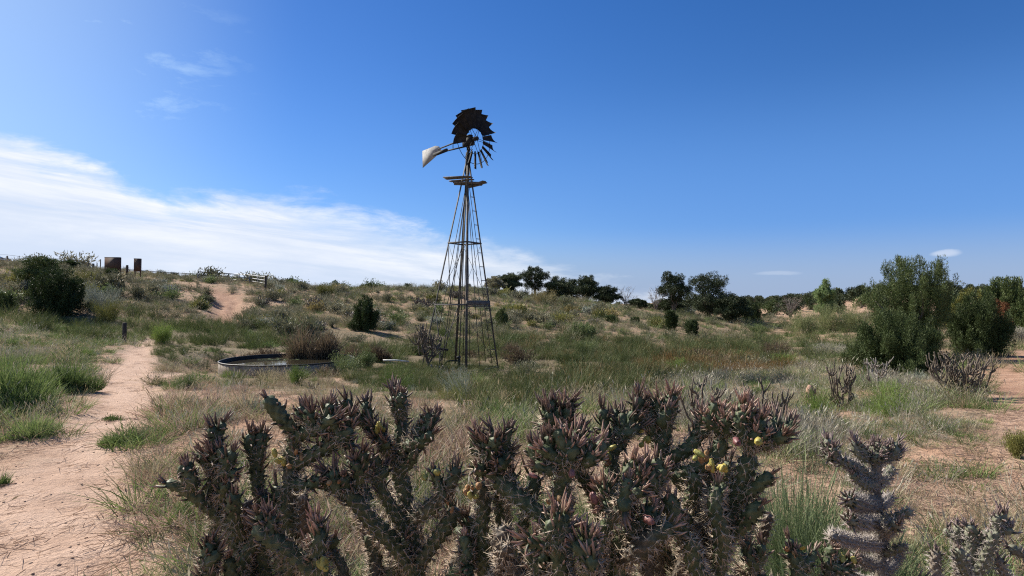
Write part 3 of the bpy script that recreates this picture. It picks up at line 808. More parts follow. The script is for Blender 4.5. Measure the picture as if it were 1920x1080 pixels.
def juniper(u, vtop, wpx, Y, label, seed, mat='juni', plumes=None, kind='plume', vbase=None, group=None, lean=0.0, name='juniper_tree', shape='oval', dense=1.0, nlimb=9, trunk='bark'):
    p = at(u, Y); h = max(.5, ztop(vtop, Y) - p[2]); rad = wpx / F * Y / 2
    r = np.random.default_rng(seed)
    root = empty(name, p, label, 'tree', group)
    small = float(np.clip(Y / 22.0, .85, 3.2))     # sprays get coarser with distance
    ll = .085 * small ** .85
    if kind == 'plume':
        # many upright stems, each a ragged spire of little sprays; outer ones lean out and stay low
        ns = int(np.clip(26 * dense * (1.5 if shape == 'tall' else 1.0) * (rad + .4 * h) / small ** .3 / 1.6, 14, 60))
        ang = np.arange(ns) * 2.39996 + r.normal(0, .35, ns); q = np.sqrt((np.arange(ns) + .5) / ns) * r.uniform(.82, 1.08, ns)
        if shape == 'tall': top = 1.05 - .52 * np.clip(q - .42, 0, 1) ** 1.0
        elif shape == 'dome': top = np.sqrt(np.clip(1.04 - q ** 2.4, .06, 1))
        else: top = np.sqrt(np.clip(1.05 - q ** 2.1, .05, 1))
        top = np.clip(top * r.uniform(.66, 1.04, ns), .16, 1.0); top[int(r.integers(0, max(2, ns // 5)))] = 1.0
        per_s = int(np.clip(14 * h * top.mean() / small ** .8, 6, 26)); k = np.repeat(np.arange(ns), per_s)
        t = r.uniform(.08, 1, len(k)) ** .8; sx = q[k] * rad * (.25 + .75 * t ** .8) * .92
        C = np.stack([np.cos(ang[k]) * sx, np.sin(ang[k]) * sx, t * top[k] * h], 1)
        wid = (.095 * rad + .045) * (1.12 - t) * (1.25 if shape != 'tall' else 1.0)
        C[:, :2] += r.normal(0, 1, (len(k), 2)) * wid[:, None]
        g = r.uniform(.75, 1.35, len(k)); sz = (.060 + .030 * rad) * small ** .45
        R = np.stack([sz * g, sz * g, sz * g * r.uniform(1.9, 3.4, len(k))], 1) * (1.15 - .45 * t)[:, None]
        C[:, 2] = np.clip(C[:, 2], R[:, 2] * .4, h - R[:, 2] * .8)
        per = int(np.clip(74 / small ** .8, 26, 112)); upv = 1.1; lw = ll * (.17 if small < 1.3 else .25); ll *= .92
    else:
        # separate foliage pads on the limbs, with sky between them
        m = int(np.clip(60 * dense, 26, 90)); pts = []
        zlo = .20 if shape == 'high' else (.06 if shape == 'oval' else .02)
        for _ in range(2600):
            d = r.normal(0, 1, 3); d /= np.linalg.norm(d); f = r.uniform(.35, 1.0) ** .5; zz = zlo + (1 - zlo) * .5 * (1 + d[2] * f * .96)
            p3 = np.array((d[0] * f * rad * .86, d[1] * f * rad * .86, zz * h * .95)); p3[:2] *= .80 + .25 * math.sin(zz * 17 + seed) + .18 * math.sin(zz * 31 + 2 * seed)
            if all(np.linalg.norm((p3 - o) / (rad, rad, h * .6)) > .235 for o in pts): pts.append(p3)
            if len(pts) >= m: break
        C0 = np.array(pts); R0 = np.stack([rad * r.uniform(.20, .34, len(C0)), rad * r.uniform(.20, .34, len(C0)), h * r.uniform(.085, .15, len(C0))], 1)
        k = np.repeat(np.arange(len(C0)), 7)
        dv = unit(r.normal(size=(len(k), 3))) * r.uniform(.3, 1.0, len(k))[:, None]
        C = C0[k] + dv * R0[k] * .85; R = R0[k] * r.uniform(.28, .55, len(k))[:, None]
        per = 46; upv = .6; lw = ll * .25; ll *= .85
    C[:, 0] += lean * C[:, 2]
    V, Q = crown_np(C, R, r, per, ll, lw, upv)
    link('crown', mesh_np('crown', V, Q), M[mat], root)
    mb = MB(); k = r.choice(len(C), min(nlimb, len(C)), replace=False)
    limbs(mb, C[k], (0, 0, 0), r, .045 * h ** .8 * .6 + .02, h)
    mb.build('trunk', M[trunk], root, True)
    return root


def bare_tree(u, vtop, wpx, Y, label, seed, name='dead_tree', n=26, mat='deadwood'):
    p = at(u, Y); h = ztop(vtop, Y) - p[2]; rad = wpx / F * Y / 2; r = np.random.default_rng(seed)
    root = empty(name, p, label, 'tree')
    tr = MB(); tw = MB()
    for i in range(n):
        a_ = r.uniform(0, 6.283); q = r.uniform(.3, 1) * rad; tp = np.array((math.cos(a_) * q, math.sin(a_) * q, h * r.uniform(.55, 1.0)))
        S = np.array([(0, 0, -.1), tp * np.array((.18, .18, .38)) + r.normal(0, .03 * h, 3), tp * np.array((.6, .6, .72)) + r.normal(0, .04 * h, 3), tp])
        (tr if i < 6 else tw).tube(S, np.array((.055, .04, .022, .008)) * h / 3 * (1 if i < 6 else .55), 5)
        for j in range(5):
            f = r.uniform(.45, .95); b = S[2] * (1 - f) + S[3] * f if f > .5 else S[1] * .5 + S[2] * .5
            e2 = b + unit(np.array((math.cos(a_), math.sin(a_), .6)) + r.normal(0, .6, 3)) * h * r.uniform(.08, .22)
            tw.tube(np.array([b, (b + e2) / 2 + r.normal(0, .015 * h, 3), e2]), np.array((.010, .007, .003)) * h / 2.5, 4)
    tr.build('trunk', M[mat], root, True); tw.build('twigs', M['twig'], root)
    return root


# --- trees on the left bank
juniper(72, 482, 84, 39, 'dark bushy juniper on the crest of the left bank, behind the larger juniper', 401, shape='dome', kind='clump')
juniper(108, 500, 122, 34.5, 'large dark juniper with many stems at the foot of the left bank', 402, shape='oval', nlimb=16, dense=1.15)
juniper(2, 546, 52, 34, 'small juniper cut by the left edge at the foot of the bank', 403, shape='dome')
juniper(130, 490, 34, 62, 'round dark juniper on the skyline just right of the big left junipers', 404, shape='dome', kind='clump')
juniper(209, 506, 26, 55, 'small green juniper in front of the square brown sign board', 405, shape='oval', mat='juni')
# --- young junipers on the slopes
juniper(686, 554, 60, 39, 'upright dark juniper bush on the slope left of the windmill', 411, shape='oval', nlimb=8)
juniper(940, 577, 26, 46, 'narrow young juniper just right of the windmill ladder leg', 412, shape='oval')
juniper(1146, 595, 23, 56, 'small round young juniper alone on the mid slope, first right of the windmill', 413, shape='tall', dense=.75)
juniper(1190, 597, 17, 58, 'smallest young juniper on the slope, between two larger ones', 414, shape='tall', dense=.75)
juniper(1258, 583, 27, 54, 'taller young juniper standing under the two big pinyons', 415, shape='tall', dense=.75)
juniper(1297, 600, 33, 51, 'broad young juniper lowest on the slope under the big pinyons', 416, shape='tall', dense=.75)
juniper(1096, 604, 58, 42, 'straggly grey green juniper bush at the edge of the hollow', 417, shape='dome', mat='mid', dense=.5)
# --- trees along the crest
juniper(926, 517, 44, 84, 'thin pale pinyon at the near end of the crest row, beside the tower', 421, kind='clump', shape='dome', dense=.6, mat='brush')
juniper(957, 511, 50, 86, 'round dark pinyon second in the crest row from the windmill', 422, kind='clump', shape='oval', mat='pinyon')
juniper(1003, 498, 58, 88, 'tallest pinyon of the crest row, with an open ragged top', 423, kind='clump', shape='high', mat='pinyon', dense=.8)
juniper(1044, 518, 58, 88, 'dark pinyon in the middle of the crest row', 424, kind='clump', shape='dome', mat='pinyon')
juniper(1072, 522, 40, 92, 'pinyon set back behind the middle of the crest row', 425, kind='clump', shape='dome', mat='pinyon')
juniper(1101, 517, 58, 86, 'broad flat topped pinyon in the crest row above the slope', 426, kind='clump', shape='high', mat='pinyon')
juniper(1138, 535, 50, 84, 'low dark juniper at the descending end of the crest row', 427, kind='clump', shape='dome', mat='pinyon')
bare_tree(1172, 538, 44, 84, 'grey bare dead shrub tree at the end of the crest row', 428)
juniper(1196, 560, 34, 82, 'small low juniper past the grey bare tree on the crest', 429, kind='clump', shape='dome', mat='pinyon')
bare_tree(1230, 538, 44, 78, 'bare grey dead tree leaning by the tall open pinyon', 431)
juniper(1263, 506, 66, 78, 'tall open pinyon with visible trunk and high crown', 432, kind='clump', shape='high', mat='pinyon', nlimb=14, dense=.95)
juniper(1250, 560, 60, 80, 'low dark scrubby juniper under the tall open pinyon', 433, kind='clump', shape='dome', mat='pinyon', dense=.8)
juniper(1330, 509, 92, 74, 'biggest rounded pinyon, on the falling end of the crest', 434, kind='clump', shape='oval', mat='pinyon', nlimb=14, dense=1.2)
juniper(1372, 548, 72, 71, 'dark juniper skirt spreading right of the biggest pinyon', 435, kind='clump', shape='dome', mat='pinyon', dense=1.1)
juniper(1410, 564, 44, 82, 'lower green juniper behind the right end of the pinyon group', 436, shape='dome')
# --- right valley
bare_tree(1482, 556, 48, 92, 'dark leafless bush on the pale knoll across the valley', 441, n=44, mat='bark')
juniper(1441, 588, 18, 95, 'tiny round juniper on the pale knoll across the valley', 442, kind='clump', shape='dome', mat='pinyon')
juniper(1547, 522, 36, 76, 'slim bright green poplar standing above the tamarisks', 443, kind='clump', shape='tall', mat='poplar', name='poplar_tree', dense=1.3)
# --- junipers at the right
juniper(1708, 482, 164, 20.0, 'tallest juniper at the right, spiky topped, rising behind the rounded one', 451, shape='tall', nlimb=16, dense=1.5)
juniper(1682, 580, 188, 17.2, 'wide rounded juniper at the right, in front of the spiky topped one', 452, shape='oval', nlimb=14, dense=1.8)
juniper(1833, 549, 128, 21.0, 'squat round juniper beside the red dirt track', 453, shape='oval', nlimb=14, dense=1.6)
juniper(1815, 540, 70, 30, 'yellowish juniper showing above the squat round juniper', 454, shape='oval', mat='juni_y')
juniper(1884, 521, 92, 34, 'tall green juniper at the right edge behind the orange dead one', 455, shape='tall', dense=1.1)
juniper(1872, 562, 46, 30, 'juniper with dead orange foliage near the right edge', 456, shape='dome', mat='orange', dense=.6)
juniper(1935, 545, 80, 32, 'green juniper cut by the right edge of the view', 457, shape='oval')
juniper(1782, 556, 60, 44, 'dark green juniper in the gap between the two near right junipers', 458, shape='dome')

# --- far trees over the valley: single crowns one can still tell apart
def far_trees():
    r = np.random.default_rng(55)
    # one crown of each of three builds, then copies with the same meshes
    protos = []
    for i in range(3):
        n = 26; C = np.stack([r.normal(0, .75, n), r.normal(0, .75, n), r.uniform(.5, 2.6, n)], 1); C[:, :2] *= (1.1 - .25 * C[:, 2:3])
        V, Q = crown_np(C, np.full((n, 3), .55), r, 60, .34, .13, .5)
        mb = MB(); limbs(mb, C[:6], (0, 0, 0), r, .10, 2.6)
        protos.append((mesh_np('crown', V, Q), mb.mesh('trunk')))
        protos[i][0].materials.append(M['pinyon'] if i else M['juni']); protos[i][1].materials.append(M['bark'])
    n = 0
    rows = [(1390, 1660, 110, 230, 30), (1760, 1930, 60, 230, 34), (440, 640, 95, 130, 24), (640, 940, 92, 125, 20), (-10, 420, 80, 125, 18)]
    for u0, u1, y0, y1, m in rows:
        for i in range(m):
            u = r.uniform(u0, u1); Y = math.exp(r.uniform(math.log(y0), math.log(y1))); k = r.integers(0, 3); p = at(u, Y)
            vv = VH - (p[2] - EYE) / Y * F
            if 1400 < u < 1640 and Y < 130 and r.uniform() < .5: continue
            root = empty('juniper_tree', p - np.array((0, 0, .05)), 'small dark juniper in the far scatter of trees along the skyline', 'tree', 'far junipers along the skyline', r.uniform(0, 6.28))
            s = r.uniform(.55, 1.25) * (.55 if u < 960 else .95); root.scale = (s * r.uniform(.9, 1.3), s * r.uniform(.9, 1.3), s)
            for nm, me in (('crown', protos[k][0]), ('trunk', protos[k][1])): link(nm, me, None, root)
    # the wood on the farthest ridges reads as one mass
    c = hidden_collection('wood_kinds', [q[0].copy() for q in protos[1:]], M['pinyon'])
    N = 1500; Y = np.exp(r.uniform(math.log(190), math.log(900), N)); x = Y * r.uniform(-.95, .95, N); keep = (x / Y > .22) | (r.uniform(0, 1, N) < .25); x, Y = x[keep], Y[keep]
    scatter('far_woods', np.stack([x, Y, hgt(x, Y)], 1), r.uniform(.8, 1.7, len(x)), c, 2, 'far dark juniper woods along the distant ridges', 'woods', r, .05)


far_trees()

# ------------------------------------------------------------------ shrubs one can point to
def shrub(u, Y, wpx, hpx, mat, label, seed, build='bush', name='shrub', cat='shrub', nl=2600, ls=None, up=.4):
    p = at(u, Y); rad = wpx / F * Y / 2; h = hpx / F * Y
    ls = ls or np.clip(.0021 * Y, .026, .11); nl = int(nl * (1.7 if Y > 25 and build == 'bush' else 1))
    me = bush_mesh(seed, h, rad, 240, nl, ls, up) if build == 'bush' else bunch_mesh(seed, h, rad, nl, np.clip(.0011 * Y, .004, .03), 3 if mat == 'reed' else (5 if mat == 'broom' else 7))
    o = link(name, me, M[mat], None, p); o.rotation_euler = (0, 0, seed * 1.7)
    return tag(o, label, cat)


for args in [
    (190, 37.5, 96, 50, 'sage', 'silvery sagebrush growing right against the large left junipers', 501),
    (204, 34.0, 84, 40, 'olive', 'yellow green bush at the foot of the left bank below the sagebrush', 502),
    (165, 47, 70, 26, 'olive', 'pale yellow green bush on the bank crest above the sagebrush', 503),
    (1018, 66, 70, 28, 'gold', 'golden tan rabbitbrush mound high on the right hillside', 504),
    (612, 58, 44, 22, 'olive', 'yellow green bush high on the slope behind the tank', 505),
    (745, 14.9, 108, 56, 'bright', 'rounded bright green bush below the windmill', 506),
    (556, 15.9, 66, 34, 'bright', 'small bright green bush in front of the round tank', 507),
    (860, 13.1, 116, 58, 'sage', 'pale grey sagebrush in front of the tower legs', 508),
    (838, 12.5, 96, 26, 'olive', 'low yellow green plant under the pale grey sagebrush', 509),
    (688, 23.5, 46, 38, 'mid', 'dark green bush between the tank and the tower', 510),
    (1272, 25, 64, 26, 'bright', 'bright green bush in the rust coloured rushes of the hollow', 511),
    (1472, 27, 58, 22, 'bright', 'bright yellow green bush at the right end of the hollow', 512),
    (346, 12.4, 56, 30, 'mid', 'small dark green shrub alone at the edge of bare sand', 513),
    (305, 26.5, 66, 44, 'bright', 'leafy bright green bush where the path disappears', 514),
    (1190, 12.8, 80, 22, 'bright', 'low light green plant behind the middle of the cactus row', 515),
    (1535, 8.6, 112, 62, 'bright', 'bright green broomlike shrub in the grey grass, smaller of two', 516),
    (1662, 8.8, 190, 64, 'bright', 'widest bright green shrub in the grey grass at the right', 517),
    (1832, 11.6, 110, 44, 'mid', 'dark green shrub spreading under the tangled cholla', 518),
    (1668, 11.6, 66, 30, 'bright', 'green tuft shrub in front of the wide rounded juniper', 519),
    (1410, 12.4, 56, 30, 'bright', 'little green shrub between the two dark bare chollas', 520),
    (1905, 6.4, 50, 58, 'olive', 'yellow green shrub on the sand at the right edge', 521),
    (1280, 11.4, 46, 34, 'bright', 'small green shrub just left of the forked bare cholla', 522),
    (1420, 60, 60, 22, 'mid', 'low grey green shrub on the valley floor below the pinyons', 523),
    (1100, 34, 70, 22, 'mid', 'dark green shrub on the far edge of the rushes', 524),
    (1450, 34, 80, 28, 'reed', 'brown dry shrub at the far right edge of the rushes', 525),
    (1560, 30, 60, 24, 'lav', 'pale dry shrub in the grass short of the tamarisks', 526),
    (1905, 26, 46, 36, 'lav', 'dry grey shrub beside the red track at the right edge', 527),
]: shrub(*args)
for args in [
    (22, 9.2, 200, 128, 'green', 'largest green grass clump, cut by the left edge', 541, 3600),
    (128, 11.6, 140, 74, 'green', 'rounded green grass clump on the left side of the path', 542, 2800),
    (62, 7.4, 160, 50, 'green', 'flat dark green grass clump on the sand left of the path', 543, 2400),
    (238, 7.2, 84, 46, 'green', 'low green grass clump jutting into the path from the right', 544, 1000),
    (-4, 5.6, 70, 44, 'green', 'green grass clump at the left edge nearest the viewer', 545, 800),
    (455, 9.4, 116, 50, 'dry', 'wide dry bunch of grass behind the left cactus', 546, 1200),
    (372, 15.5, 90, 26, 'green', 'green grass clump on the right side of the path before the tank', 547, 900),
    (210, 8.8, 60, 18, 'green', 'thin streak of green grass along the middle of the path', 548, 500),
    (1490, 3.3, 400, 300, 'broom', 'tall broomlike green shrub between the cactus row and the pale cholla', 549, 15000),
    (1840, 3.6, 150, 120, 'broom', 'thin green shrub low in the bottom right corner', 550, 700),
    (645, 2.75, 130, 130, 'broom', 'light green shrub growing between the left cactus stems', 551, 900),
    (930, 2.9, 150, 150, 'green', 'green grass clump showing through the gap between the cactuses', 552, 900),
    (1770, 4.1, 170, 60, 'green', 'low green grass clump on the sand right of the pale cholla', 553, 700),
    (1760, 6.0, 230, 34, 'green', 'long low strip of green grass on the reddish sand', 554, 900),
]:
    shrub(*args[:7], build='bunch', name='grass_clump' if args[4] in ('green', 'dry') else 'shrub', cat='grass clump' if args[4] in ('green', 'dry') else 'shrub', nl=args[7])
for i, (u, Y, w, h, lab) in enumerate([
    (564, 23.8, 62, 80, 'taller clump of brown reeds standing at the back of the tank'),
    (612, 23.7, 46, 74, 'right hand clump of brown reeds at the back of the tank'),
    (500, 24.9, 90, 30, 'low brown reeds behind the left half of the tank'),
    (470, 24.2, 60, 26, 'sparse reeds at the left back rim of the tank'),
    (590, 25.6, 130, 40, 'broad band of reeds directly behind the two brown reed clumps'),
    (660, 24.4, 70, 40, 'brown reeds off the right end of the tank'),
    (705, 25.5, 60, 34, 'brown reed clump in the hollow between tank and tower'),
    (960, 31, 80, 30, 'dark brown reed clump just beyond the ladder leg'),
    (1310, 31, 130, 24, 'long brown reed bank in the far side of the hollow'),
    (1230, 34, 90, 22, 'brown reeds under the farther edge of the hollow'),
]): shrub(u, Y, w, h, 'reed', lab, 560 + i, build='bunch', name='reed_clump', cat='reeds', nl=2000)
for i, (u, Y, w, h, lab) in enumerate([
    (1500, 58, 90, 44, 'lower left mound of the pale green tamarisk thicket'),
    (1548, 56, 100, 54, 'middle and highest mound of the pale green tamarisk thicket'),
    (1600, 54, 80, 50, 'tamarisk mound touching the rounded juniper'),
]): shrub(u, Y, w, h, 'tamarisk', lab, 580 + i, name='tamarisk', nl=3400, up=.8)


def bunchgrass():
    r = np.random.default_rng(23); kinds = []
    for i, (mt, h, rd) in enumerate([('green', .26, .30), ('green', .34, .26), ('bright', .30, .24), ('dry', .34, .26), ('sage', .28, .28), ('mid', .26, .30)]):
        me = bunch_mesh(660 + i, h, rd, 620, .0065, 6); me.materials.append(M[mt]); kinds.append(me)
    n = 0
    for _ in range(4000):
        if n >= 130: break
        Y = math.sqrt(r.uniform(3.2 ** 2, 21 ** 2)); u = r.uniform(-10, 1930); p = at(u, Y); pm = float(sum(path_mask(np.array(p[0]), np.array(p[1]))))
        if pm > .12 or math.hypot(p[0] - TANK[0], p[1] - TANK[1]) < TANK[2] + .5 or 330 < u < 1500 and Y < 3.4: continue
        k = r.choice(6, p=(.27, .20, .17, .12, .12, .12)); o = link('bunchgrass', kinds[k], None, None, p - np.array((0, 0, .02)))
        sc = float(np.exp(r.normal(0, .30))) * (.8 + .015 * Y); o.scale = (sc * r.uniform(.9, 1.3), sc, sc * r.uniform(.75, 1.1)); o.rotation_euler = (0, 0, r.uniform(0, 6.28))
        tag(o, 'tufted bunch of grass, one of many standing between the bare patches', 'bunchgrass', 'bunches of grass on the open ground'); n += 1


bunchgrass()


def hollow_bushes():
    r = np.random.default_rng(17); kinds = []
    for i, mt in enumerate(('reed', 'mid', 'rush', 'brush')):
        me = bush_mesh(640 + i, .55, .75, 120, 1300, .075, .5, .3, 8); me.materials.append(M[mt]); kinds.append(me)
    for i in range(34):
        for _ in range(40):
            u = r.uniform(660, 1440); Y = r.uniform(24, 40); p = at(u, Y)
            if abs(u - 863) > 95 or Y > 29: break
        o = link('hollow_bush', kinds[r.integers(0, 4)], None, None, p - np.array((0, 0, .05))); sc = r.uniform(.55, 1.25)
        o.scale = (sc * r.uniform(1, 1.7), sc, sc * r.uniform(.7, 1.15)); o.rotation_euler = (0, 0, r.uniform(-.5, .5))
        tag(o, 'dark low bush, one of several sunk among the rushes of the hollow', 'shrub', 'dark low bushes among the rushes')


hollow_bushes()


def slope_shrubs():
    """the many low bushes spread over both hillsides: each an object, sharing a few meshes"""
    r = np.random.default_rng(91); kinds = []
    for i, (mt, h, rd) in enumerate([('brush', .55, .55), ('brush', .75, .6), ('mid', .6, .6), ('olive', .5, .55), ('sage', .55, .55), ('twig', .5, .5), ('gold', .45, .5)]):
        me = bush_mesh(600 + i, h, rd, 90, 620, .12, .4, .34, 7); me.materials.append(M[mt]); kinds.append(me)
    n = 0; tries = 0
    while n < 285 and tries < 6000:
        tries += 1
        u = r.uniform(-20, 1440); Y = r.uniform(33, 82); p = at(u, Y)
        q, v = project(p[0], Y, p[2])
        if not (498 < v < 640) or (sum(path_mask(np.array(p[0]), np.array(Y))) > .2): continue
        if u > 640 and v > 622 or u > 1150 and r.uniform() < .65: continue
        if u < 330 and v > 586 or 150 < u < 520 and v < 524: continue
        left = u < 700
        k = r.choice(7, p=(.26, .20, .20, .10, .12, .10, .02) if left else (.24, .16, .18, .16, .10, .08, .08))
        o = link('hillside_bush', kinds[k], None, None, p - np.array((0, 0, .04)))
        s = np.exp(r.normal(0, .38)) * (1.0 if left else .9); o.scale = (s * r.uniform(.9, 1.4), s * r.uniform(.9, 1.4), s * r.uniform(.8, 1.15)); o.rotation_euler = (0, 0, r.uniform(0, 6.28))
        tag(o, 'low scrub bush, one of many dotted over the sandy hillsides', 'shrub', 'low scrub bushes dotted over the hillsides'); n += 1


slope_shrubs()

# ------------------------------------------------------------------ windmill
def windmill():
    Y0 = 25.0; base = at(863, Y0); X0 = base[0]; zg = base[2]
    root = empty('windmill', base, 'tall steel lattice windmill with a dark fan wheel, ladder and pale tail vane', 'windmill')
    H = ztop(300, Y0) - zg                         # where the legs meet
    Hub = ztop(263, Y0) - zg
    lean = ((877 - 863) / F * Y0) / H              # the old tower leans a little
    def ax(z): return np.array((lean * z, 0, z))
    R0 = 73.4 / F * Y0; Rt = 3.2 / F * Y0
    dirs = [np.array((math.cos(q), math.sin(q), 0)) for q in np.radians([193, 283, 13, 103])]     # left, front, right, back
    def leg_pt(k, z): return ax(z) + dirs[k] * (R0 + (Rt - R0) * z / H)
    for k in range(4):
        mb = MB(); p, q = leg_pt(k, -.25), leg_pt(k, H + .12)
        d1 = unit(dirs[(k + 1) % 4] - dirs[k]); d2 = unit(dirs[(k + 3) % 4] - dirs[k])
        t = unit(q - p); w = .066
        for d in (d1, d2):                         # angle iron: two flanges
            d = unit(d - t * (d @ t)); n = np.cross(t, d)
            mb.box((p + q) / 2 + d * w / 2, (t, d, n), (np.linalg.norm(q - p) / 2, w / 2, .005))
        mb.build('leg', M['steel'], root)
    zs = [ztop(v, Y0) - zg for v in (690, 571, 456)]
    for i, z in enumerate(zs):
        for k in range(4):
            mb = MB(); a_, b_ = leg_pt(k, z), leg_pt((k + 1) % 4, z)
            if i == 1 and k == 1: mb.bar(a_ + (0, 0, .07), b_ + (0, 0, .07), .05, .19); mb.build('girt_board', M['oldwood'], root); mb = MB(); a_ = a_ - (0, 0, .06); b_ = b_ - (0, 0, .06)
            mb.bar(a_, b_, .055, .055); mb.build('girt', M['steel'], root)
    for z0, z1 in ((zs[0], zs[1]), (zs[1], zs[2])):
        for k in (0, 2):
            mb = MB(); mb.tube([leg_pt(k, z0), leg_pt((k + 1) % 4, z1)], .009, 4); mb.build('cross_brace', M['steel'], root)
            mb = MB(); mb.tube([leg_pt((k + 1) % 4, z0), leg_pt(k, z1)], .009, 4); mb.build('cross_brace', M['steel'], root)
    # plank left standing on the lower girts, and sway rods
    for k, (z0, z1) in enumerate(((zs[0], zs[1]), (zs[0], zs[1]), (zs[1], zs[2]), (zs[1], zs[2]))):
        mb = MB(); kk = (0, 3, 0, 3)[k]
        mb.tube([leg_pt(kk, z1), leg_pt((kk + 1) % 4, z0) * .5 + leg_pt(kk, z0) * .5], .016, 5); mb.build('sway_rod', M['steel'], root)
    for ka, kb, f in ((0, 3, .30), (0, 3, .66), (3, 2, .35), (0, 1, .45), (1, 2, .40), (3, 2, .72)):
        mb = MB(); a_ = leg_pt(ka, .2) * (1 - f) + leg_pt(kb, .2) * f; mb.tube([a_, ax(H * .84) + (a_ - ax(.2)) * .07], .014, 5); mb.build('guy_rod', M['steel'], root)
    # pump rod, drop pipe, and pump at its foot
    for nm, x, rr, mt in (('drop_pipe', -.06, .020, 'steel'), ('pump_rod', .10, .013, 'darksteel')):
        mb = MB(); mb.tube([(x, -.05, -.1), ax(H * .98) + (x * .25, -.02, 0)], rr, 8); mb.build(nm, M[mt], root, True)
    mb = MB(); mb.tube([(-.06, -.05, -.05), (-.06, -.05, .42)], .065, 10); mb.tube([(-.06, -.05, .42), (-.06, -.05, .50)], .09, 10); mb.tube([(-.06, -.05, .34), (-.5, -.22, .32), (-.62, -.26, .18)], .032, 8)
    mb.build('pump', M['darksteel'], root, True)
    mb = MB(); mb.tube([(-.86, .1, 0), (-.85, .1, .62)], .026, 7); mb.build('stub_pipe', M['steel'], root, True)
    # ladder beside the right leg
    lad = bpy.data.objects.new('ladder', None); COL.objects.link(lad); lad.parent = root
    def rail_pt(z): return leg_pt(2, z) + unit(dirs[1] * .6 - dirs[2]) * .34 * (1 - .45 * z / H)
    mb = MB(); mb.bar(rail_pt(.05), rail_pt(H * .90), .045, .022); mb.build('rail', M['steel'], lad)
    z = .75
    while z < H * .86:
        mb = MB(); mb.tube([leg_pt(2, z), rail_pt(z)], .016, 6); mb.build('rung', M['steel'], lad); z += .57
    # platform of old planks round the neck
    pl = bpy.data.objects.new('platform', None); COL.objects.link(pl); pl.parent = root
    zp = ztop(342, Y0) - zg; c = ax(zp); r = np.random.default_rng(3); px = Y0 / F
    planks = [((-42, -.12, .17), (8, -.62, .12)), ((-40, .10, .16), (10, -.42, .13)), ((-33, .30, .10), (12, -.22, .08)), ((-24, .45, .04), (12, .02, .02)),
              ((6, .40, -.06), (33, -.14, .02)), ((4, .58, -.06), (35, .06, .01)), ((0, .72, -.07), (26, .26, -.03))]
    for (u0, y0, z0), (u1, y1, z1) in planks:
        mb = MB(); mb.bar(c + (u0 * px, y0, z0), c + (u1 * px, y1, z1), .20, .04); mb.build('plank', M['oldwood'], pl)
    for s in (-1, 1):
        mb = MB(); mb.bar(c + (-.55, s * .2, -.03), c + (.6, s * .2, -.06), .06, .08); mb.build('bearer', M['oldwood'], pl)
    # mast pipe and gear case
    mb = MB(); mb.tube([ax(H * .93), ax(Hub - .22)], .055, 10); mb.tube([ax(H * .93), ax(H + .30)], .095, 10); mb.build('mast', M['darksteel'], root, True)
    hub = ax(Hub)
    N = np.array((math.sin(math.radians(51)), -math.cos(math.radians(51)), 0)); Tn = np.array((N[1] * -1, N[0], 0)); U = np.array((0, 0, 1.0))   # wheel axis, its horizontal tangent
    mb = MB(); mb.box(hub + (0, 0, -.06), (N, Tn, U), (.24, .11, .16)); mb.box(hub + (0, 0, .14), (N, Tn, U), (.17, .08, .06))
    mb.tube([hub - N * .02, hub + N * .42], .05, 10); mb.tube([hub + (0, 0, -.42), hub + (0, 0, -.2)], .075, 10); mb.build('gear_case', M['darksteel'], root)
    # wheel
    wh = bpy.data.objects.new('wheel', None); COL.objects.link(wh); wh.parent = root; wh.location = hub + N * .36
    R = 56.5 / F * Y0 * .965; nb = 18; pitch = math.radians(38)
    def rp(a_, q): return (Tn * math.cos(a_) + U * math.sin(a_)) * q
    low_left = unit(-U * .75 + Tn * (-.75 if Tn[0] > 0 else .75))
    MISSING = [i for i in range(nb) if float(rp(2 * math.pi * (i + .5) / nb, 1) @ low_left) > .965]
    for i in range(nb):
        a_ = 2 * math.pi * (i + .5) / nb; rd = rp(a_, 1); tg = -Tn * math.sin(a_) + U * math.cos(a_)
        sgn = 1.0
        ch = tg * math.cos(pitch) + N * math.sin(pitch) * sgn * -1
        nr = np.cross(rd, ch); mb = MB(); V = []
        big = max(0.0, float(rd @ unit(U * .9 + Tn * (-.45 if Tn[0] > 0 else .45))))     # the crowded upper sails
        if i in MISSING: continue
        for f in np.linspace(0, 1, 4):
            q = R * ((.44 - .10 * big) + (.56 + .10 * big) * f); wd = R * (.19 + .20 * f) * (1 + .32 * big)
            for g in np.linspace(-1, 1, 6):
                V.append(rd * q + ch * g * wd / 2 + nr * (.055 * R * (g * g - .4)))
        V = np.array(V); n0 = len(V); V = np.vstack([V + nr * .004, V - nr * .004])
        q1 = [(r_ * 6 + c_, r_ * 6 + c_ + 1, (r_ + 1) * 6 + c_ + 1, (r_ + 1) * 6 + c_) for r_ in range(3) for c_ in range(5)]
        q2 = [tuple(n0 + j for j in t[::-1]) for t in q1]
        rim = [0, 1, 2, 3, 4, 5, 11, 17, 23, 22, 21, 20, 19, 18, 12, 6]
        q3 = [(rim[j], rim[(j + 1) % 16], n0 + rim[(j + 1) % 16], n0 + rim[j]) for j in range(16)]
        mb.raw(V, q1 + q2 + q3); mb.build('blade', M['darksteel'], wh)
    for q, off in ((.50, .0), (.84, .0)):
        mb = MB(); mb.tube([rp(t, R * q) - N * .07 for t in np.linspace(0, 2 * math.pi, 48, endpoint=False)], .013, 5, closed=True); mb.build('rim', M['darksteel'], wh, True)
    for i in range(6):
        for s in (-1, 1):
            a_ = 2 * math.pi * i / 6; mb = MB(); mb.tube([rp(a_ + s * .08, .06) + N * s * .10, rp(a_ + s * .02, R * .84) - N * .07], .010, 5); mb.build('spoke', M['darksteel'], wh)
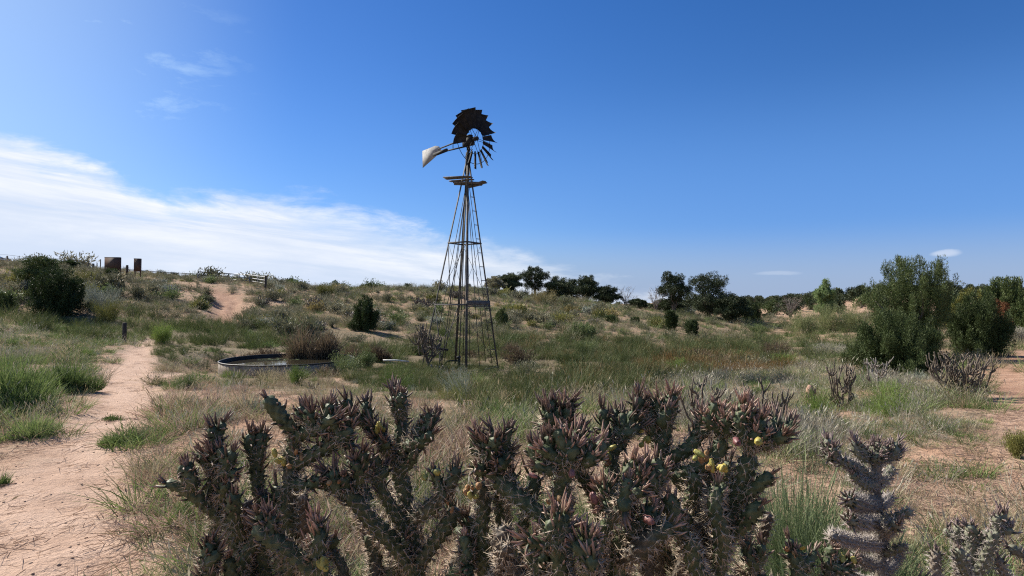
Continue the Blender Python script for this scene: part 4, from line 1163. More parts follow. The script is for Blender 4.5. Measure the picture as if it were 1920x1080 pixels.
    mb = MB(); mb.tube([N * -.16, N * -.14, N * .14, N * .18], (.05, .085, .085, .045), 12); mb.build('hub', M['darksteel'], wh, True)
    # tail: two booms and the pale vane
    tl = bpy.data.objects.new('tail', None); COL.objects.link(tl); tl.parent = root; tl.location = hub
    D = unit(np.array((-.70, .71, -.035))); nv = np.cross(D, U); nv = unit(nv); up = np.cross(nv, D)
    L = 3.15
    mb = MB(); mb.bar(D * .12 - up * .22, D * (L - 1.15) - up * .10, .05, .05); mb.bar(D * .12 + up * .12, D * (L - 1.15) + up * .06, .045, .045)
    mb.bar(D * 1.0 - up * .17, D * 1.0 + up * .10, .03, .03); mb.build('boom', M['darksteel'], tl)
    P = lambda s, h_: D * s + up * h_
    mb = MB(); mb.plate([P(L - 1.36, -.05), P(L - 1.1, -.17), P(L - .65, -.33), P(L, -.54), P(L, .22), P(L - .95, .25), P(L - 1.2, .17)], nv, .012); mb.build('vane', M['vane'], tl)
    mb = MB(); mb.bar(P(L - 1.75, -.10) + nv * .028, P(L - .80, -.13) + nv * .028, .03, .12); mb.bar(P(L - 1.75, -.10) - nv * .028, P(L - .80, -.13) - nv * .028, .03, .12)
    mb.build('vane_stiffener', M['darksteel'], tl)
    return root


WM = windmill()
mb = MB(); p = at(819, 25.2); mb.bar(p + (-.46, 0, .78), p + (.48, -.1, .66), .09, .08)
tag(mb.build('plank', M['darkpost'], None), 'short dark plank wedged level between the near left leg and the bare cholla', 'plank')
mb = MB(); mb.tube([at(718, 24.5) + (0, 0, .18), at(742, 24.6) + (0, 0, .20), at(766, 24.8) + (0, 0, .15)], .035, 8)
tag(mb.build('pipe', M['pvc'], None, True), 'pale pipe lying in the weeds between tank and tower', 'pipe')


# ------------------------------------------------------------------ round stock tank
def tank():
    x, Y, R = TANK; zr = ztop(674, Y); z0 = zr - .5; n = 72
    root = empty('stock_tank', (x, Y, z0), 'low round stock tank of stained steel with a black inside, full of dark water', 'water tank')
    hgt_ = zr - z0; th = np.arange(n) / n * 2 * math.pi
    c, s = np.cos(th), np.sin(th)
    dent = R + .025 * np.sin(th * 5 + 1) + .012 * np.sin(th * 11)
    ring = lambda r_, z: np.stack([c * r_, s * r_, np.broadcast_to(z, (n,))], 1)
    V = np.vstack([ring(dent, -.45), ring(dent, hgt_ * .5), ring(dent, hgt_), ring(dent - .04, hgt_)]); link('wall', mesh_np('wall', V, grid_quads(4, n)[:, ::-1], None, True), M['concrete'], root)
    V = np.vstack([ring(dent - .042, hgt_ - .002), ring(dent - .045, -.4)]); link('liner', mesh_np('liner', V, grid_quads(2, n)[:, ::-1], None, True), M['tankin'], root)
    mb = MB(); mb.tube(ring(dent - .01, hgt_ + .012), .026, 6, closed=True); mb.build('rim', M['tankin'], root, True)
    V = np.vstack([ring(dent - .05, 0), [(0, 0, 0)]]); T_ = [(k, (k + 1) % n, n) for k in range(n)]
    w = link('water', mesh_np('water', V, None, T_), M['water'], None, (x, Y, zr - .10)); tag(w, kind='structure')
    # floating scum
    r = np.random.default_rng(8)
    m = 40; B = np.stack([x + r.uniform(-.85, .1, m) * R * .8, Y + r.uniform(.35, .85, m) * R * .8, np.full(m, zr - .092)], 1); k = np.hypot(B[:, 0] - x, B[:, 1] - Y) < R - .2; B = B[k]; m = len(B)
    D = unit(np.stack([r.normal(0, 1, m), r.normal(0, .5, m), np.zeros(m)], 1)); sd = np.stack([-D[:, 1], D[:, 0], np.zeros(m)], 1)
    L = r.uniform(.03, .10, m)[:, None]; V = np.stack([B - D * L, B + sd * L * .5, B + D * L, B - sd * L * .5], 1).reshape(-1, 3)
    tag(link('water_scum', mesh_np('scum', V, np.arange(4 * m).reshape(-1, 4)), M['mid']), 'green scum flecks floating on the tank water', 'scum', None, 'stuff')
    # weedy stump slumped over the near right rim
    p = at(648, Y - 1.2); me = bush_mesh(71, .92, .95, 160, 2600, .05, .2, .3, 6); o = link('shrub', me, M['mid'], None, p)
    tag(o, 'dark mossy heap of weeds slumped over the right end of the tank', 'shrub')
    p = at(606, Y - 2.9); o = link('shrub', bush_mesh(72, .45, .62, 140, 1900, .05, .2, .3, 6), M['reed'], None, p)
    tag(o, 'low brown weed heap against the front wall of the tank', 'shrub')


tank()

# ------------------------------------------------------------------ signs, posts, gate fence, wire fence and car on the bank top
def sign(u0, u1, vtop, vbot, Y, label, turn, th=.09, vleg=None):
    uc = (u0 + u1) / 2; p = at(uc, Y); w = (u1 - u0) / F * Y; zt = ztop(vtop, Y) - p[2]; zb = ztop(vbot, Y) - p[2]
    root = empty('sign_board', p, label, 'sign', None, math.radians(turn)); root.rotation_euler = (0, math.radians(1.2), math.radians(turn))
    mb = MB(); mb.box((0, 0, (zt + zb) / 2), np.eye(3), (w / 2, th / 2, (zt - zb) / 2)); mb.build('panel', M['rustpanel'], root)
    for s in (-1, 1):
        mb = MB(); mb.box((s * (w / 2 - .05 if w < 1 else w / 2 - .045), th / 2 + .047, zt / 2 - .25), np.eye(3), (.045, .045, zt / 2 + .27)); mb.build('post', M['rustpanel'], root)
    mb = MB(); mb.box((0, 0, zt + .022), np.eye(3), (w / 2 + .015, th / 2 + .01, .02)); mb.build('top_rail', M['darksteel'], root)


sign(194.5, 226.5, 483, 507, 58, 'square rust brown sign board seen from behind, larger of the pair', -8)
sign(251.5, 263, 485.5, 509, 58, 'narrow tall rust brown sign board turned edgewise, right of the square one', 12, .16)


def post(u, vtop, Y, w, label, mat='darkpost', group=None, tilt=1.2, sink=.3):
    p = at(u, Y); h = ztop(vtop, Y) - p[2]; r = np.random.default_rng(int(u))
    mb = MB(); mb.tube([(0, 0, -sink), (.01, 0, h * .5), (0, .01, h * .97), (0, .01, h)], np.array((1.05, 1, .96, .8)) * w / 2, 9)
    o = mb.build('fence_post', M[mat], None, True, p); o.rotation_euler = (0, math.radians(tilt), 0)
    return tag(o, label, 'post', group)


post(238, 497, 60, .22, 'stout dark post standing between the two brown sign boards')
post(497.5, 516.5, 57, .20, 'dark timber post ending the pipe fence by the dirt road')
post(232.5, 605, 26, .17, 'short dark post in the greenery left of the path end')
post(174.5, 494, 66, .22, 'thick grey post left of the square sign board', 'oldwood')
post(181.5, 493, 70, .10, 'thin grey post, middle of three left of the square sign board', 'oldwood')
post(188, 486, 66, .10, 'tallest thin post, nearest the square sign board', 'oldwood')
post(162, 492, 62, .12, 'leaning old post by the dark round juniper on the skyline', 'oldwood', None, 14)
post(119, 489, 62, .08, 'thin steel post standing behind the big left junipers', 'steel')


def rail_fence(pts, Y, rails, label, posts, rw=.055):
    base = at(*pts[0][:1], Y)
    root = empty('pipe_fence', base, label, 'fence')
    W = [np.array(((u - UC) / F * y_, y_, ztop(v, y_))) for u, v, y_ in pts]
    q = np.linspace(0, len(W) - 1, 24); S = np.array([np.interp(q, range(len(W)), [w[i] for w in W]) for i in range(3)]).T
    for dz in rails:
        mb = MB(); mb.tube(S - base - np.array((0, 0, dz)), rw / 2, 6); mb.build('rail', M['gatepipe'], root, True)
    for f in posts:
        c = np.array([np.interp(f * (len(W) - 1), range(len(W)), [w[i] for w in W]) for i in range(3)])
        g = min(float(hgt(c[0], c[1])), c[2] - rails[-1]) - .2
        mb = MB(); mb.tube([np.array((c[0], c[1], g)) - base, c + (0, 0, .03) - base], rw * .55, 6); mb.build('post', M['gatepipe'], root, True)


rail_fence([(371, 509.5, 63), (405, 511.5, 65.5), (440, 514, 66), (475, 516.5, 64), (499, 520, 60)], 63, (0, .32, .62), 'curved grey pipe fence closing the top of the dirt road', (0, .14, .28, .42, .56, .70, .84, 1.0), .105)
rail_fence([(228, 504.5, 70), (300, 510, 78), (371, 514, 84)], 70, (0, .42), 'thin straight pipe fence running behind the sign boards', (0, .1, .3, .5, .66, .83, 1.0), .085)


def wire_fence():
    root = empty('wire_fence', at(13, 60), 'old wire fence with one braced corner post at the far left', 'fence')
    b = np.array(root.location)
    p = at(13.5, 60); h = ztop(480, 60) - p[2]
    mb = MB(); mb.tube([p - b - (0, 0, .3), p - b + (0, 0, h)], .075, 8); mb.build('post', M['oldwood'], root, True)
    q = np.array(((34 - UC) / F * 61, 61, ztop(499, 61)))
    mb = MB(); mb.tube([p - b + (0, 0, h * .78), q - b], .06, 7); mb.build('brace', M['oldwood'], root, True)
    for u in (-50, 36, 64, 92):
        c = at(u, 62); mb = MB(); mb.tube([c - b - (0, 0, .2), c - b + (0, 0, 1.1)], .03, 6); mb.build('post', M['steel'], root, True)
    for dz in (.35, .7, 1.05):
        P = [at(u, Yy) - b + (0, 0, dz) for u, Yy in ((-50, 62), (13.5, 60), (36, 62), (64, 62), (92, 62), (119, 62))]
        mb = MB(); mb.tube(np.array(P), .012, 4); mb.build('wire', M['wire'], root)


wire_fence()


def car():
    p = at(-22, 70)
    root = empty('parked_car', p, 'dark car parked beyond the wire fence, cut by the left edge', 'car', None, math.radians(-6)); s = .62
    prof = [(-2.2, .45), (-2.25, .85), (-2.05, 1.02), (-1.55, 1.10), (-.95, 1.62), (.35, 1.66), (1.15, 1.12), (2.0, 1.0), (2.3, .80), (2.32, .42)]
    mb = MB(); n = len(prof); W = .86
    rows = [(-W, .0), (-W * .93, .0)]
    for y_ in (-W, W): pass
    V = []
    for x_, z_ in prof:
        ins = W * (1.0 if z_ < 1.15 else .80); V += [(x_, -ins, z_), (x_, ins, z_)]
    T_ = []; Q_ = [(2 * i, 2 * i + 1, 2 * i + 3, 2 * i + 2) for i in range(n - 1)] + [(2 * n - 2, 2 * n - 1, 1, 0)]
    for k in range(1, n - 1): T_ += [(0, 2 * k, 2 * k + 2), (1, 2 * k + 3, 2 * k + 1)]
    mb.raw(V, Q_, T_); mb.build('body', M['carpaint'], root)
    for y_ in (-1, 1):
        for wx in ([(-1.32, 1.14), (-.88, 1.54), (-.30, 1.57), (-.30, 1.14)], [(-.22, 1.14), (-.22, 1.57), (.30, 1.58), (.92, 1.14)]):
            mb = MB(); P = [(a_, y_ * (W * (1.0 if z_ < 1.2 else .815) + .012), z_) for a_, z_ in wx]; mb.plate(P, (0, y_, .2), .012); mb.build('window', M['glass'], root)
    mb = MB(); mb.plate([(.46, -.60, 1.62), (.46, .60, 1.62), (1.08, .66, 1.18), (1.08, -.66, 1.18)], (.55, 0, .8), .03); mb.build('windscreen', M['glass'], root)
    for x_ in (-1.4, 1.45):
        for y_ in (-1, 1):
            mb = MB(); mb.tube([(x_, y_ * .70, .33), (x_, y_ * .89, .33)], .33, 20); w = mb.build('wheel', M['rubber'], root); mb = MB(); mb.tube([(x_, y_ * .88, .33), (x_, y_ * .90, .33)], .2, 14); mb.build('rim', M['gatepipe'], w)


car()

# pale rocks on the far right hill and by the red track
def boulder(u, Y, w, h, seed, label):
    r = np.random.default_rng(seed); import bmesh
    bm = bmesh.new(); bmesh.ops.create_icosphere(bm, subdivisions=3, radius=1)
    rx, rz = w / F * Y / 2, h / F * Y
    for v in bm.verts:
        d = np.array(v.co); k = 1 + .45 * float(fbm(d[0] * 1.4 + seed, d[1] * 1.4 + d[2] * 1.9, seed, 3)); q = np.round(d * 3) / 3 * .35 + d * .65
        v.co = Vector((q[0] * rx * k, q[1] * rx * .8 * k, q[2] * rz * k))
    me = bpy.data.meshes.new('boulder'); bm.to_mesh(me); bm.free()
    tag(link('boulder', me, M['rock'], None, at(u, Y)), label, 'rock')


boulder(1618, 190, 26, 8, 1, 'pale tan rock outcrop high on the far hill by the spiky juniper')
boulder(1607, 150, 22, 9, 2, 'lower pale tan outcrop on the far hill above the tamarisks')
boulder(1640, 215, 20, 6, 3, 'uppermost small tan outcrop on the far hill skyline')
boulder(1771, 23, 22, 16, 4, 'pinkish boulder in the gap beside the squat round juniper')


# ------------------------------------------------------------------ cholla cactuses
def cholla_mat(name='cholla_green_stem', gr=((.040, .058, .026), (.088, .105, .052)), wd=((.045, .036, .028), (.105, .085, .065))):
    m, T, b, out = mat_base(name)
    geo = T.add('ShaderNodeNewGeometry'); tc = T.add('ShaderNodeTexCoord'); at_ = T.add('ShaderNodeAttribute', attribute_name='tone')
    n = T.noise(tc.outputs['Object'], 40, 5, .6); n2 = T.noise(tc.outputs['Object'], 9, 3, .5)
    g = T.mix(T.smooth(n, .36, .64), gr[0], gr[1])
    w = T.mix(T.smooth(n, .36, .64), wd[0], wd[1])
    f = T.math('ADD', at_.outputs['Fac'], T.math('MULTIPLY', T.math('SUBTRACT', n2, .5), .8))
    c = T.mix(T.smooth(f, .35, .65), w, g)
    T.l.new(c, b.inputs['Base Color']); b.inputs['Roughness'].default_value = .6; b.inputs['Specular IOR Level'].default_value = .35
    bp = T.add('ShaderNodeBump'); bp.inputs['Strength'].default_value = .4; bp.inputs['Distance'].default_value = .004
    T.l.new(n, bp.inputs['Height']); T.l.new(bp.outputs[0], b.inputs['Normal'])
    return m


def tip_mat(name, base, tip, tip2):
    """fleshy young leaves: green at the foot, dusky at the point"""
    m, T, b, out = mat_base(name)
    geo = T.add('ShaderNodeNewGeometry'); at_ = T.add('ShaderNodeAttribute', attribute_name='tone')
    t = T.mix(geo.outputs['Random Per Island'], tip, tip2)
    c = T.mix(T.smooth(at_.outputs['Fac'], .25, .95), base, t)
    T.l.new(c, b.inputs['Base Color']); b.inputs['Roughness'].default_value = .5; b.inputs['Specular IOR Level'].default_value = .4
    tr = T.add('ShaderNodeBsdfTranslucent'); T.l.new(c, tr.inputs['Color']); mx = T.add('ShaderNodeMixShader'); mx.inputs[0].default_value = .18
    T.l.new(b.outputs[0], mx.inputs[1]); T.l.new(tr.outputs[0], mx.inputs[2]); T.l.new(mx.outputs[0], out.inputs[0])
    return m


M['cholla'] = cholla_mat()
M['cholla_pale'] = cholla_mat('cholla_pale_stem', ((.10, .105, .07), (.19, .19, .135)), ((.12, .10, .08), (.23, .195, .155)))
M['spine'] = foliage('papery_spines', [(.30,.23,.16),(.48,.39,.29),(.62,.53,.43),(.34,.26,.19)], .35, .5)
M['spine_grey'] = foliage('grey_spines', [(.20,.17,.15),(.30,.26,.235),(.40,.355,.32),(.24,.20,.19)], .1, .5)
M['leaf_mauve'] = tip_mat('mauve_cholla_leaves', (.030, .038, .020), (.19, .115, .088), (.35, .235, .18))
M['leaf_pink'] = tip_mat('pink_cholla_leaves', (.042, .058, .026), (.36, .20, .15), (.53, .36, .275))
M['leaf_grey'] = tip_mat('grey_cholla_leaves', (.06, .065, .040), (.26, .18, .17), (.34, .25, .23))
M['fruit'] = surface('yellow_cholla_fruit', (.36, .28, .055), (.27, .27, .075), 30, .5, 0, .3, (.30, .26, .08))
M['fruit_o'] = surface('orange_dry_fruit', (.24, .11, .045), (.33, .20, .085), 30, .6, 0, .3, (.22, .10, .05))
M['bud'] = surface('dusky_pink_bud', (.15, .06, .058), (.23, .105, .095), 30, .45, 0, .15)


def catmull(P, step):
    P = np.asarray(P, float)
    if len(P) == 2: P = np.array([P[0], P[0] * .5 + P[1] * .5, P[1]])
    E = np.vstack([2 * P[0] - P[1], P, 2 * P[-1] - P[-2]]); out = []
    for i in range(1, len(E) - 2):
        p0, p1, p2, p3 = E[i - 1:i + 3]; n = max(2, int(np.linalg.norm(p2 - p1) / step))
        t = np.linspace(0, 1, n, endpoint=False)[:, None]
        out.append(.5 * ((2 * p1) + (-p0 + p2) * t + (2 * p0 - 5 * p1 + 4 * p2 - p3) * t ** 2 + (-p0 + 3 * p1 - 3 * p2 + p3) * t ** 3))
    return np.vstack(out + [P[-1:]])


class Joint:
    """one cholla joint: knobbly stem with rows of tubercles, spine clusters, and curved young leaves near its end"""
    def __init__(s, pts, r0, r1, seed, tone=.8):
        s.r = np.random.default_rng(seed); s.tone = tone
        s.P = catmull(pts, .0048); X, Yv, T = frames(s.P); s.X, s.Y, s.T = X, Yv, T
        d = np.r_[0, np.cumsum(np.linalg.norm(np.diff(s.P, axis=0), axis=1))]; s.s = d; s.L = d[-1]
        s.n = 5; s.Lh = .0125; R = r0 + (r1 - r0) * d / s.L
        R = R * (1 + .10 * np.sin(d * 34 + s.r.uniform(0, 6)))
        cap = np.clip((s.L - d) / (r1 * 1.1), 0, 1); s.Rc = R * np.sqrt(np.clip(1 - (1 - cap) ** 2, .04, 1)); s.R = R
        s.ph = s.r.uniform(0, 6.283); s.tw = s.r.uniform(-4, 4)
    def stem(s):
        m = 22; th = np.arange(m) / m * 2 * math.pi
        f = np.cos(s.n * (th[None] + s.ph + s.tw * s.s[:, None])) * np.cos(math.pi * s.s[:, None] / s.Lh)
        b = np.clip((f + .25) / 1.25, 0, 1) ** .9
        rr = s.Rc[:, None] * (.80 + .42 * b)
        V = s.P[:, None] + rr[:, :, None] * (np.cos(th)[None, :, None] * s.X[:, None] + np.sin(th)[None, :, None] * s.Y[:, None])
        n = len(s.P); V = np.vstack([V.reshape(-1, 3), s.P[-1] + s.T[-1] * .002]); Tr = [((n - 1) * m + k, (n - 1) * m + (k + 1) % m, n * m) for k in range(m)]
        return mesh_np('branch', V, grid_quads(n, m), Tr, True, {'tone': np.full(len(V), s.tone)})
    def areoles(s, s0, s1):
        ks = np.arange(int(math.ceil(s0 / s.Lh)), int(s1 / s.Lh) + 1); out = []
        for k in ks:
            sv = k * s.Lh + .0035
            if sv > s.L: continue
            i = min(len(s.P) - 1, int(np.searchsorted(s.s, sv)))
            for q in range(s.n):
                t = (2 * q + (k % 2)) * math.pi / s.n - s.ph - s.tw * s.s[i]
                d = math.cos(t) * s.X[i] + math.sin(t) * s.Y[i]
                out.append(np.r_[s.P[i] + d * s.Rc[i] * 1.17, d, s.T[i], sv])
        return np.array(out) if out else np.zeros((0, 10))
    def spines(s, s0, s1, per, ln, w):
        A = s.areoles(s0, s1)
        if not len(A): return None
        A = np.repeat(A, per, 0); r = s.r; n = len(A)
        D = unit(A[:, 3:6] * .75 + A[:, 6:9] * r.normal(.0, .40, n)[:, None] + r.normal(0, .50, (n, 3)))
        L = ln * r.uniform(.45, 1.25, n); S1 = unit(np.cross(D, r.normal(size=(n, 3)))); S2 = np.cross(D, S1); B = A[:, :3] - D * .002
        ww = (w * r.uniform(.7, 1.3, n))[:, None] / 2
        V = np.stack([B + S1 * ww, B - S1 * ww * .5 + S2 * ww * .87, B - S1 * ww * .5 - S2 * ww * .87, B + D * L[:, None]], 1).reshape(-1, 3)
        o = np.arange(n)[:, None] * 4
        T_ = np.concatenate([o + np.array(t) for t in ((0, 1, 3), (1, 2, 3), (2, 0, 3))], 0)
        return mesh_np('spines', V, None, T_)
    def young(s, s0, ln, w, mb, dens=1.0):
        """curved fleshy leaves over the last stretch, crowded at the end"""
        A = s.areoles(s0, s.L); r = s.r; dens = dens * r.uniform(.45, 1.25); ln = ln * r.uniform(.65, 1.2)
        if not len(A): return
        A = A[r.uniform(0, 1, len(A)) < dens * .66]
        top = np.array([np.r_[s.P[-1] - s.T[-1] * .004, unit(s.X[-1] * math.cos(t) + s.Y[-1] * math.sin(t)) * q + s.T[-1] * .0, s.T[-1], s.L] for t, q in zip(r.uniform(0, 6.28, 9), r.uniform(.2, .8, 9))])
        A = np.vstack([A, top]); f = np.clip((A[:, 9] - s0) / max(s.L - s0, .01), 0, 1)
        for a_, ff in zip(A, f):
            out_, ax_ = a_[3:6], a_[6:9]; l = ln * r.uniform(.6, 1.2) * (.75 + .4 * ff)
            d0 = unit(out_ * (1.0 - .45 * ff) + ax_ * (.35 + .5 * ff) + r.normal(0, .22, 3))
            cv = unit(ax_ * .8 + np.array((0, 0, .5)) + r.normal(0, .4, 3)) * r.choice((1.25, 1.0, .7, -.6))
            q = np.linspace(0, 1, 5)[:, None]
            P = a_[:3] - d0 * .004 + d0 * q * l + cv * (q ** 2) * l * .60
            R = w * np.array((.85, 1.0, .98, .78, .22)) * r.uniform(.8, 1.2) / 2
            X, Yv, _ = frames(P); m = 5; th = np.arange(m) / m * 6.2832
            V = P[:, None] + R[:, None, None] * (np.cos(th)[None, :, None] * X[:, None] + np.sin(th)[None, :, None] * Yv[:, None])
            mb.raw(V.reshape(-1, 3), grid_quads(5, m), None, np.repeat(np.linspace(0, 1, 5), m))


def knob(r, c, d, ln, wd):
    """a cholla fruit or bud: egg-shaped, knobbly, dished at the top"""
    n, m = 9, 12; P = []; d = unit(d); x = unit(np.cross(d, r.normal(size=3))); y = np.cross(d, x); th = np.arange(m) / m * 6.2832
    prof = [(0, .25), (.10, .62), (.30, .92), (.55, 1.0), (.78, .92), (.93, .72), (1.0, .52), (.93, .30), (.86, .04)]
    V = []
    for k, (t, q) in enumerate(prof):
        b = 1 + .22 * np.cos(4 * th + (k % 2) * math.pi) * (1 if k < 7 else 0)
        V.append(c + d * (t * ln) + (q * wd / 2) * b[:, None] * (np.cos(th)[:, None] * x + np.sin(th)[:, None] * y))
    return np.vstack(V), grid_quads(n, m)


class Cholla:
    def __init__(s, base, label, seed, spine='spine', leaf='leaf_mauve', sl=.024, sw=.0022, ll=.0235, lw=.0058, cat='cactus', tone=.8, group=None):
        s.root = empty('cholla_cactus', base, label, cat, group); s.b = np.asarray(base, float); s.r = np.random.default_rng(seed); s.seed = seed; s.k = 0
        s.spine, s.leaf, s.sl, s.sw, s.ll, s.lw, s.tone = spine, leaf, sl, sw, ll, lw, tone
        s.sc = 1.0
    def w(s, u, v, Y): return np.array(((u - UC) / F * Y, Y, EYE + (VH - v) / F * Y)) - s.b
    def arm(s, pts, r0=.018, r1=.015, young=.07, tone=None, per=5, nm='branch', leaf=None, dens=1.0, spines=True):
        s.k += 1; j = Joint(pts, r0, r1, s.seed * 100 + s.k, s.tone if tone is None else tone)
        o = link(nm, j.stem(), M['cholla_pale' if s.spine == 'spine_grey' else 'cholla'], s.root)
        y0 = max(0.0, j.L - young)
        if spines:
            sp = j.spines(.0, max(.02, y0 + young * .35), per, s.sl, s.sw)
            if sp is not None: link('spines', sp, M[s.spine], o)
        if young > 0:
            mb = MB(); j.young(y0, s.ll, s.lw, mb, dens); mb.build('young_leaves', M[leaf or s.leaf], o, True, attr='tone')
        return j, o
    def head(s, c, up, n, ln=.06, r=.0145, leaf=None, spread=.8):
        """a knot of short young joints"""
        up = unit(np.asarray(up, float)); c = np.asarray(c, float)
        for i in range(n):
            d = unit(up + s.r.normal(0, spread, 3) * (0 if i == 0 else 1) + np.array((0, 0, .25))); l = ln * s.r.uniform(.65, 1.25)
            m = c + d * l * .5 + s.r.normal(0, .006, 3)
            s.arm([c - d * .012, m, c + d * l + np.array((0, 0, .010))], r * 1.05, r * .85, l * .85, 1.0, 3, leaf=leaf)
    def fruit(s, c, n, mat='fruit', ln=.026, wd=.020, up=(0, -.2, 1), nm='fruit', spread=.7):
        for i in range(n):
            d = unit(np.asarray(up) + s.r.normal(0, spread, 3)); p = np.asarray(c) + s.r.normal(0, .010, 3) * (1 if n > 1 else 0)
            V, Q = knob(s.r, p, d, ln * s.r.uniform(.65, 1.1), wd * s.r.uniform(.5, .82)); link(nm, mesh_np(nm, V, Q, None, True), M[mat], s.root)


def gnd(u, Y): return np.array(((u - UC) / F * Y, Y, float(hgt((u - UC) / F * Y, Y))))


def big_chollas():
    # --- A: leftmost, dark heads on crooked arms
    b = gnd(545, 1.62); c = Cholla(b, 'dark cholla cactus at the left of the front row, one arm reaching highest up left', 11, sl=.025)
    W = c.w; Y = 1.5; foot = np.array((0, 0, -.05))
    c.arm([foot, W(540, 1200, 1.58), W(543, 1050, 1.52), W(543, 950, Y), W(545, 890, Y), W(549, 836, Y)], .026, .019, 0, .6, 6, 'trunk')
    c.arm([W(549, 850, Y), W(552, 812, 1.49), W(530, 786, 1.47), W(499, 744, 1.45)], .018, .0155, .16, per=6)
    c.arm([W(550, 868, Y), W(580, 856, 1.49), W(617, 835, 1.47), W(640, 822, 1.46)], .019, .0175, .08); c.head(W(640, 822, 1.46), (.8, -.2, .3), 5, .05)
    c.arm([W(552, 820, 1.49), W(580, 808, 1.47), W(612, 800, 1.46), W(632, 793, 1.45)], .016, .015, .11); c.head(W(612, 800, 1.46), (.3, 0, 1), 3, .04)
    c.arm([W(556, 812, 1.5), W(563, 785, 1.51), W(565, 762, 1.52)], .015, .0125, .09)
    c.head(W(590, 805, 1.47), (-.2, -.3, 1), 3, .045)
    c.fruit(W(533, 862, 1.47), 5, ln=.024, wd=.017, up=(-1, -.3, .3)); c.fruit(W(546, 862, 1.45), 3, 'fruit_o', .02, .016)
    c.arm([W(520, 1200, 1.6), W(492, 1040, 1.56), W(486, 946, 1.54), W(482, 892, 1.54), W(480, 856, 1.53)], .020, .016, .07); c.head(W(480, 858, 1.53), (0, 0, 1), 4, .05)
    c.arm([W(510, 1160, 1.6), W(452, 1040, 1.55), W(428, 960, 1.52), W(412, 905, 1.5), W(405, 880, 1.5)], .020, .017, .06); c.head(W(404, 884, 1.5), (0, -.1, 1), 7, .058); c.head(W(398, 850, 1.48), (-.1, 0, 1), 2, .06); c.head(W(425, 880, 1.46), (.5, -.3, .7), 3, .05)
    c.arm([W(436, 990, 1.54), W(388, 946, 1.5), W(348, 918, 1.47), W(310, 905, 1.45)], .017, .014, .13); c.head(W(360, 905, 1.46), (-.3, -.3, 1), 3, .045)
    c.arm([W(450, 1010, 1.48), W(438, 960, 1.44), W(440, 925, 1.42)], .016, .014, .08)
    c.arm([W(470, 1180, 1.5), W(400, 1110, 1.42), W(390, 1060, 1.40)], .018, .015, .07); c.head(W(391, 1062, 1.40), (0, 0, 1), 4, .05)
    c.arm([W(500, 1170, 1.52), W(440, 1095, 1.45), W(428, 1045, 1.43)], .017, .015, .09)
    c.arm([W(480, 985, 1.36), W(497, 1000, 1.35), W(545, 1036, 1.36), W(600, 1084, 1.38), W(640, 1180, 1.45)][::-1], .022, .018, .10, .7, 6); c.head(W(500, 1000, 1.35), (-.5, -.2, .8), 3, .05)
    c.arm([W(604, 1078, 1.37), W(597, 1045, 1.36), W(593, 1010, 1.35)], .017, .014, .08, leaf='leaf_pink'); c.head(W(595, 1030, 1.35), (0, -.2, 1), 3, .045, leaf='leaf_pink')
    c.fruit(W(612, 1066, 1.33), 4, ln=.026, wd=.019)
    c.arm([W(545, 905, 1.5), W(578, 908, 1.46), W(600, 900, 1.43)], .016, .014, .07)
    # --- B: second, forked trunk
    b = gnd(790, 1.72); c = Cholla(b, 'dark cholla cactus with a forked trunk, second from the left in the front row', 12, sl=.025)
    W = c.w; Y = 1.6
    c.arm([foot, W(795, 1250, 1.68), W(788, 1120, 1.62), W(776, 1045, Y), W(764, 968, Y), W(754, 905, Y), W(736, 850, Y)], .027, .019, 0, .6, 6, 'trunk')
    c.arm([W(738, 856, Y), W(712, 822, 1.59), W(686, 795, 1.58), W(655, 772, 1.57), W(630, 757, 1.56)], .017, .014, .13)
    c.arm([W(690, 798, 1.58), W(688, 775, 1.58), W(686, 752, 1.59)], .014, .0125, .07)
    c.arm([W(660, 778, 1.57), W(655, 765, 1.55), W(648, 748, 1.54)], .014, .012, .05)
    c.arm([W(742, 862, Y), W(752, 815, 1.61), W(752, 785, 1.62), W(752, 742, 1.62)], .017, .014, .14, leaf='leaf_pink'); c.head(W(748, 772, 1.61), (0, 0, 1), 5, .055)
    c.arm([W(745, 868, Y), W(770, 830, 1.58), W(792, 805, 1.57), W(806, 774, 1.56)], .017, .014, .10); c.head(W(790, 808, 1.57), (.6, -.2, .4), 4, .05)
    c.arm([W(765, 838, 1.57), W(790, 828, 1.54), W(812, 812, 1.52)], .0155, .0135, .07)
    c.arm([W(752, 880, 1.58), W(772, 862, 1.56), W(778, 838, 1.55)], .016, .014, .06); c.head(W(722, 838, 1.57), (-.3, -.4, .8), 4, .045)
    c.fruit(W(712, 812, 1.54), 5, ln=.024, wd=.018)
    c.arm([W(770, 1005, Y), W(740, 960, 1.57), W(718, 925, 1.55), W(704, 890, 1.54)], .018, .016, .05, .7, 6); c.head(W(703, 893, 1.54), (-.1, -.2, 1), 3, .045)
    c.arm([W(782, 1075, 1.6), W(735, 1016, 1.54), W(697, 978, 1.5), W(662, 934, 1.47), W(640, 912, 1.46)], .022, .018, .05, .7, 6); c.head(W(642, 914, 1.46), (-.8, -.2, .5), 6, .055); c.head(W(668, 900, 1.47), (.1, 0, 1), 3, .06)
    c.arm([W(690, 940, 1.5), W(676, 900, 1.51), W(676, 865, 1.52)], .016, .014, .06)
    c.fruit(W(625, 905, 1.42), 3, 'fruit_o', .02, .015, (-.6, -.4, .6))
    c.arm([W(790, 1050, 1.58), W(820, 1010, 1.55), W(848, 968, 1.53), W(850, 950, 1.53)], .021, .017, .0, .55, 6)
    c.arm([W(778, 972, 1.56), W(802, 955, 1.53), W(830, 930, 1.51), W(850, 898, 1.5), W(858, 876, 1.5)], .019, .016, .04, .5, 6)
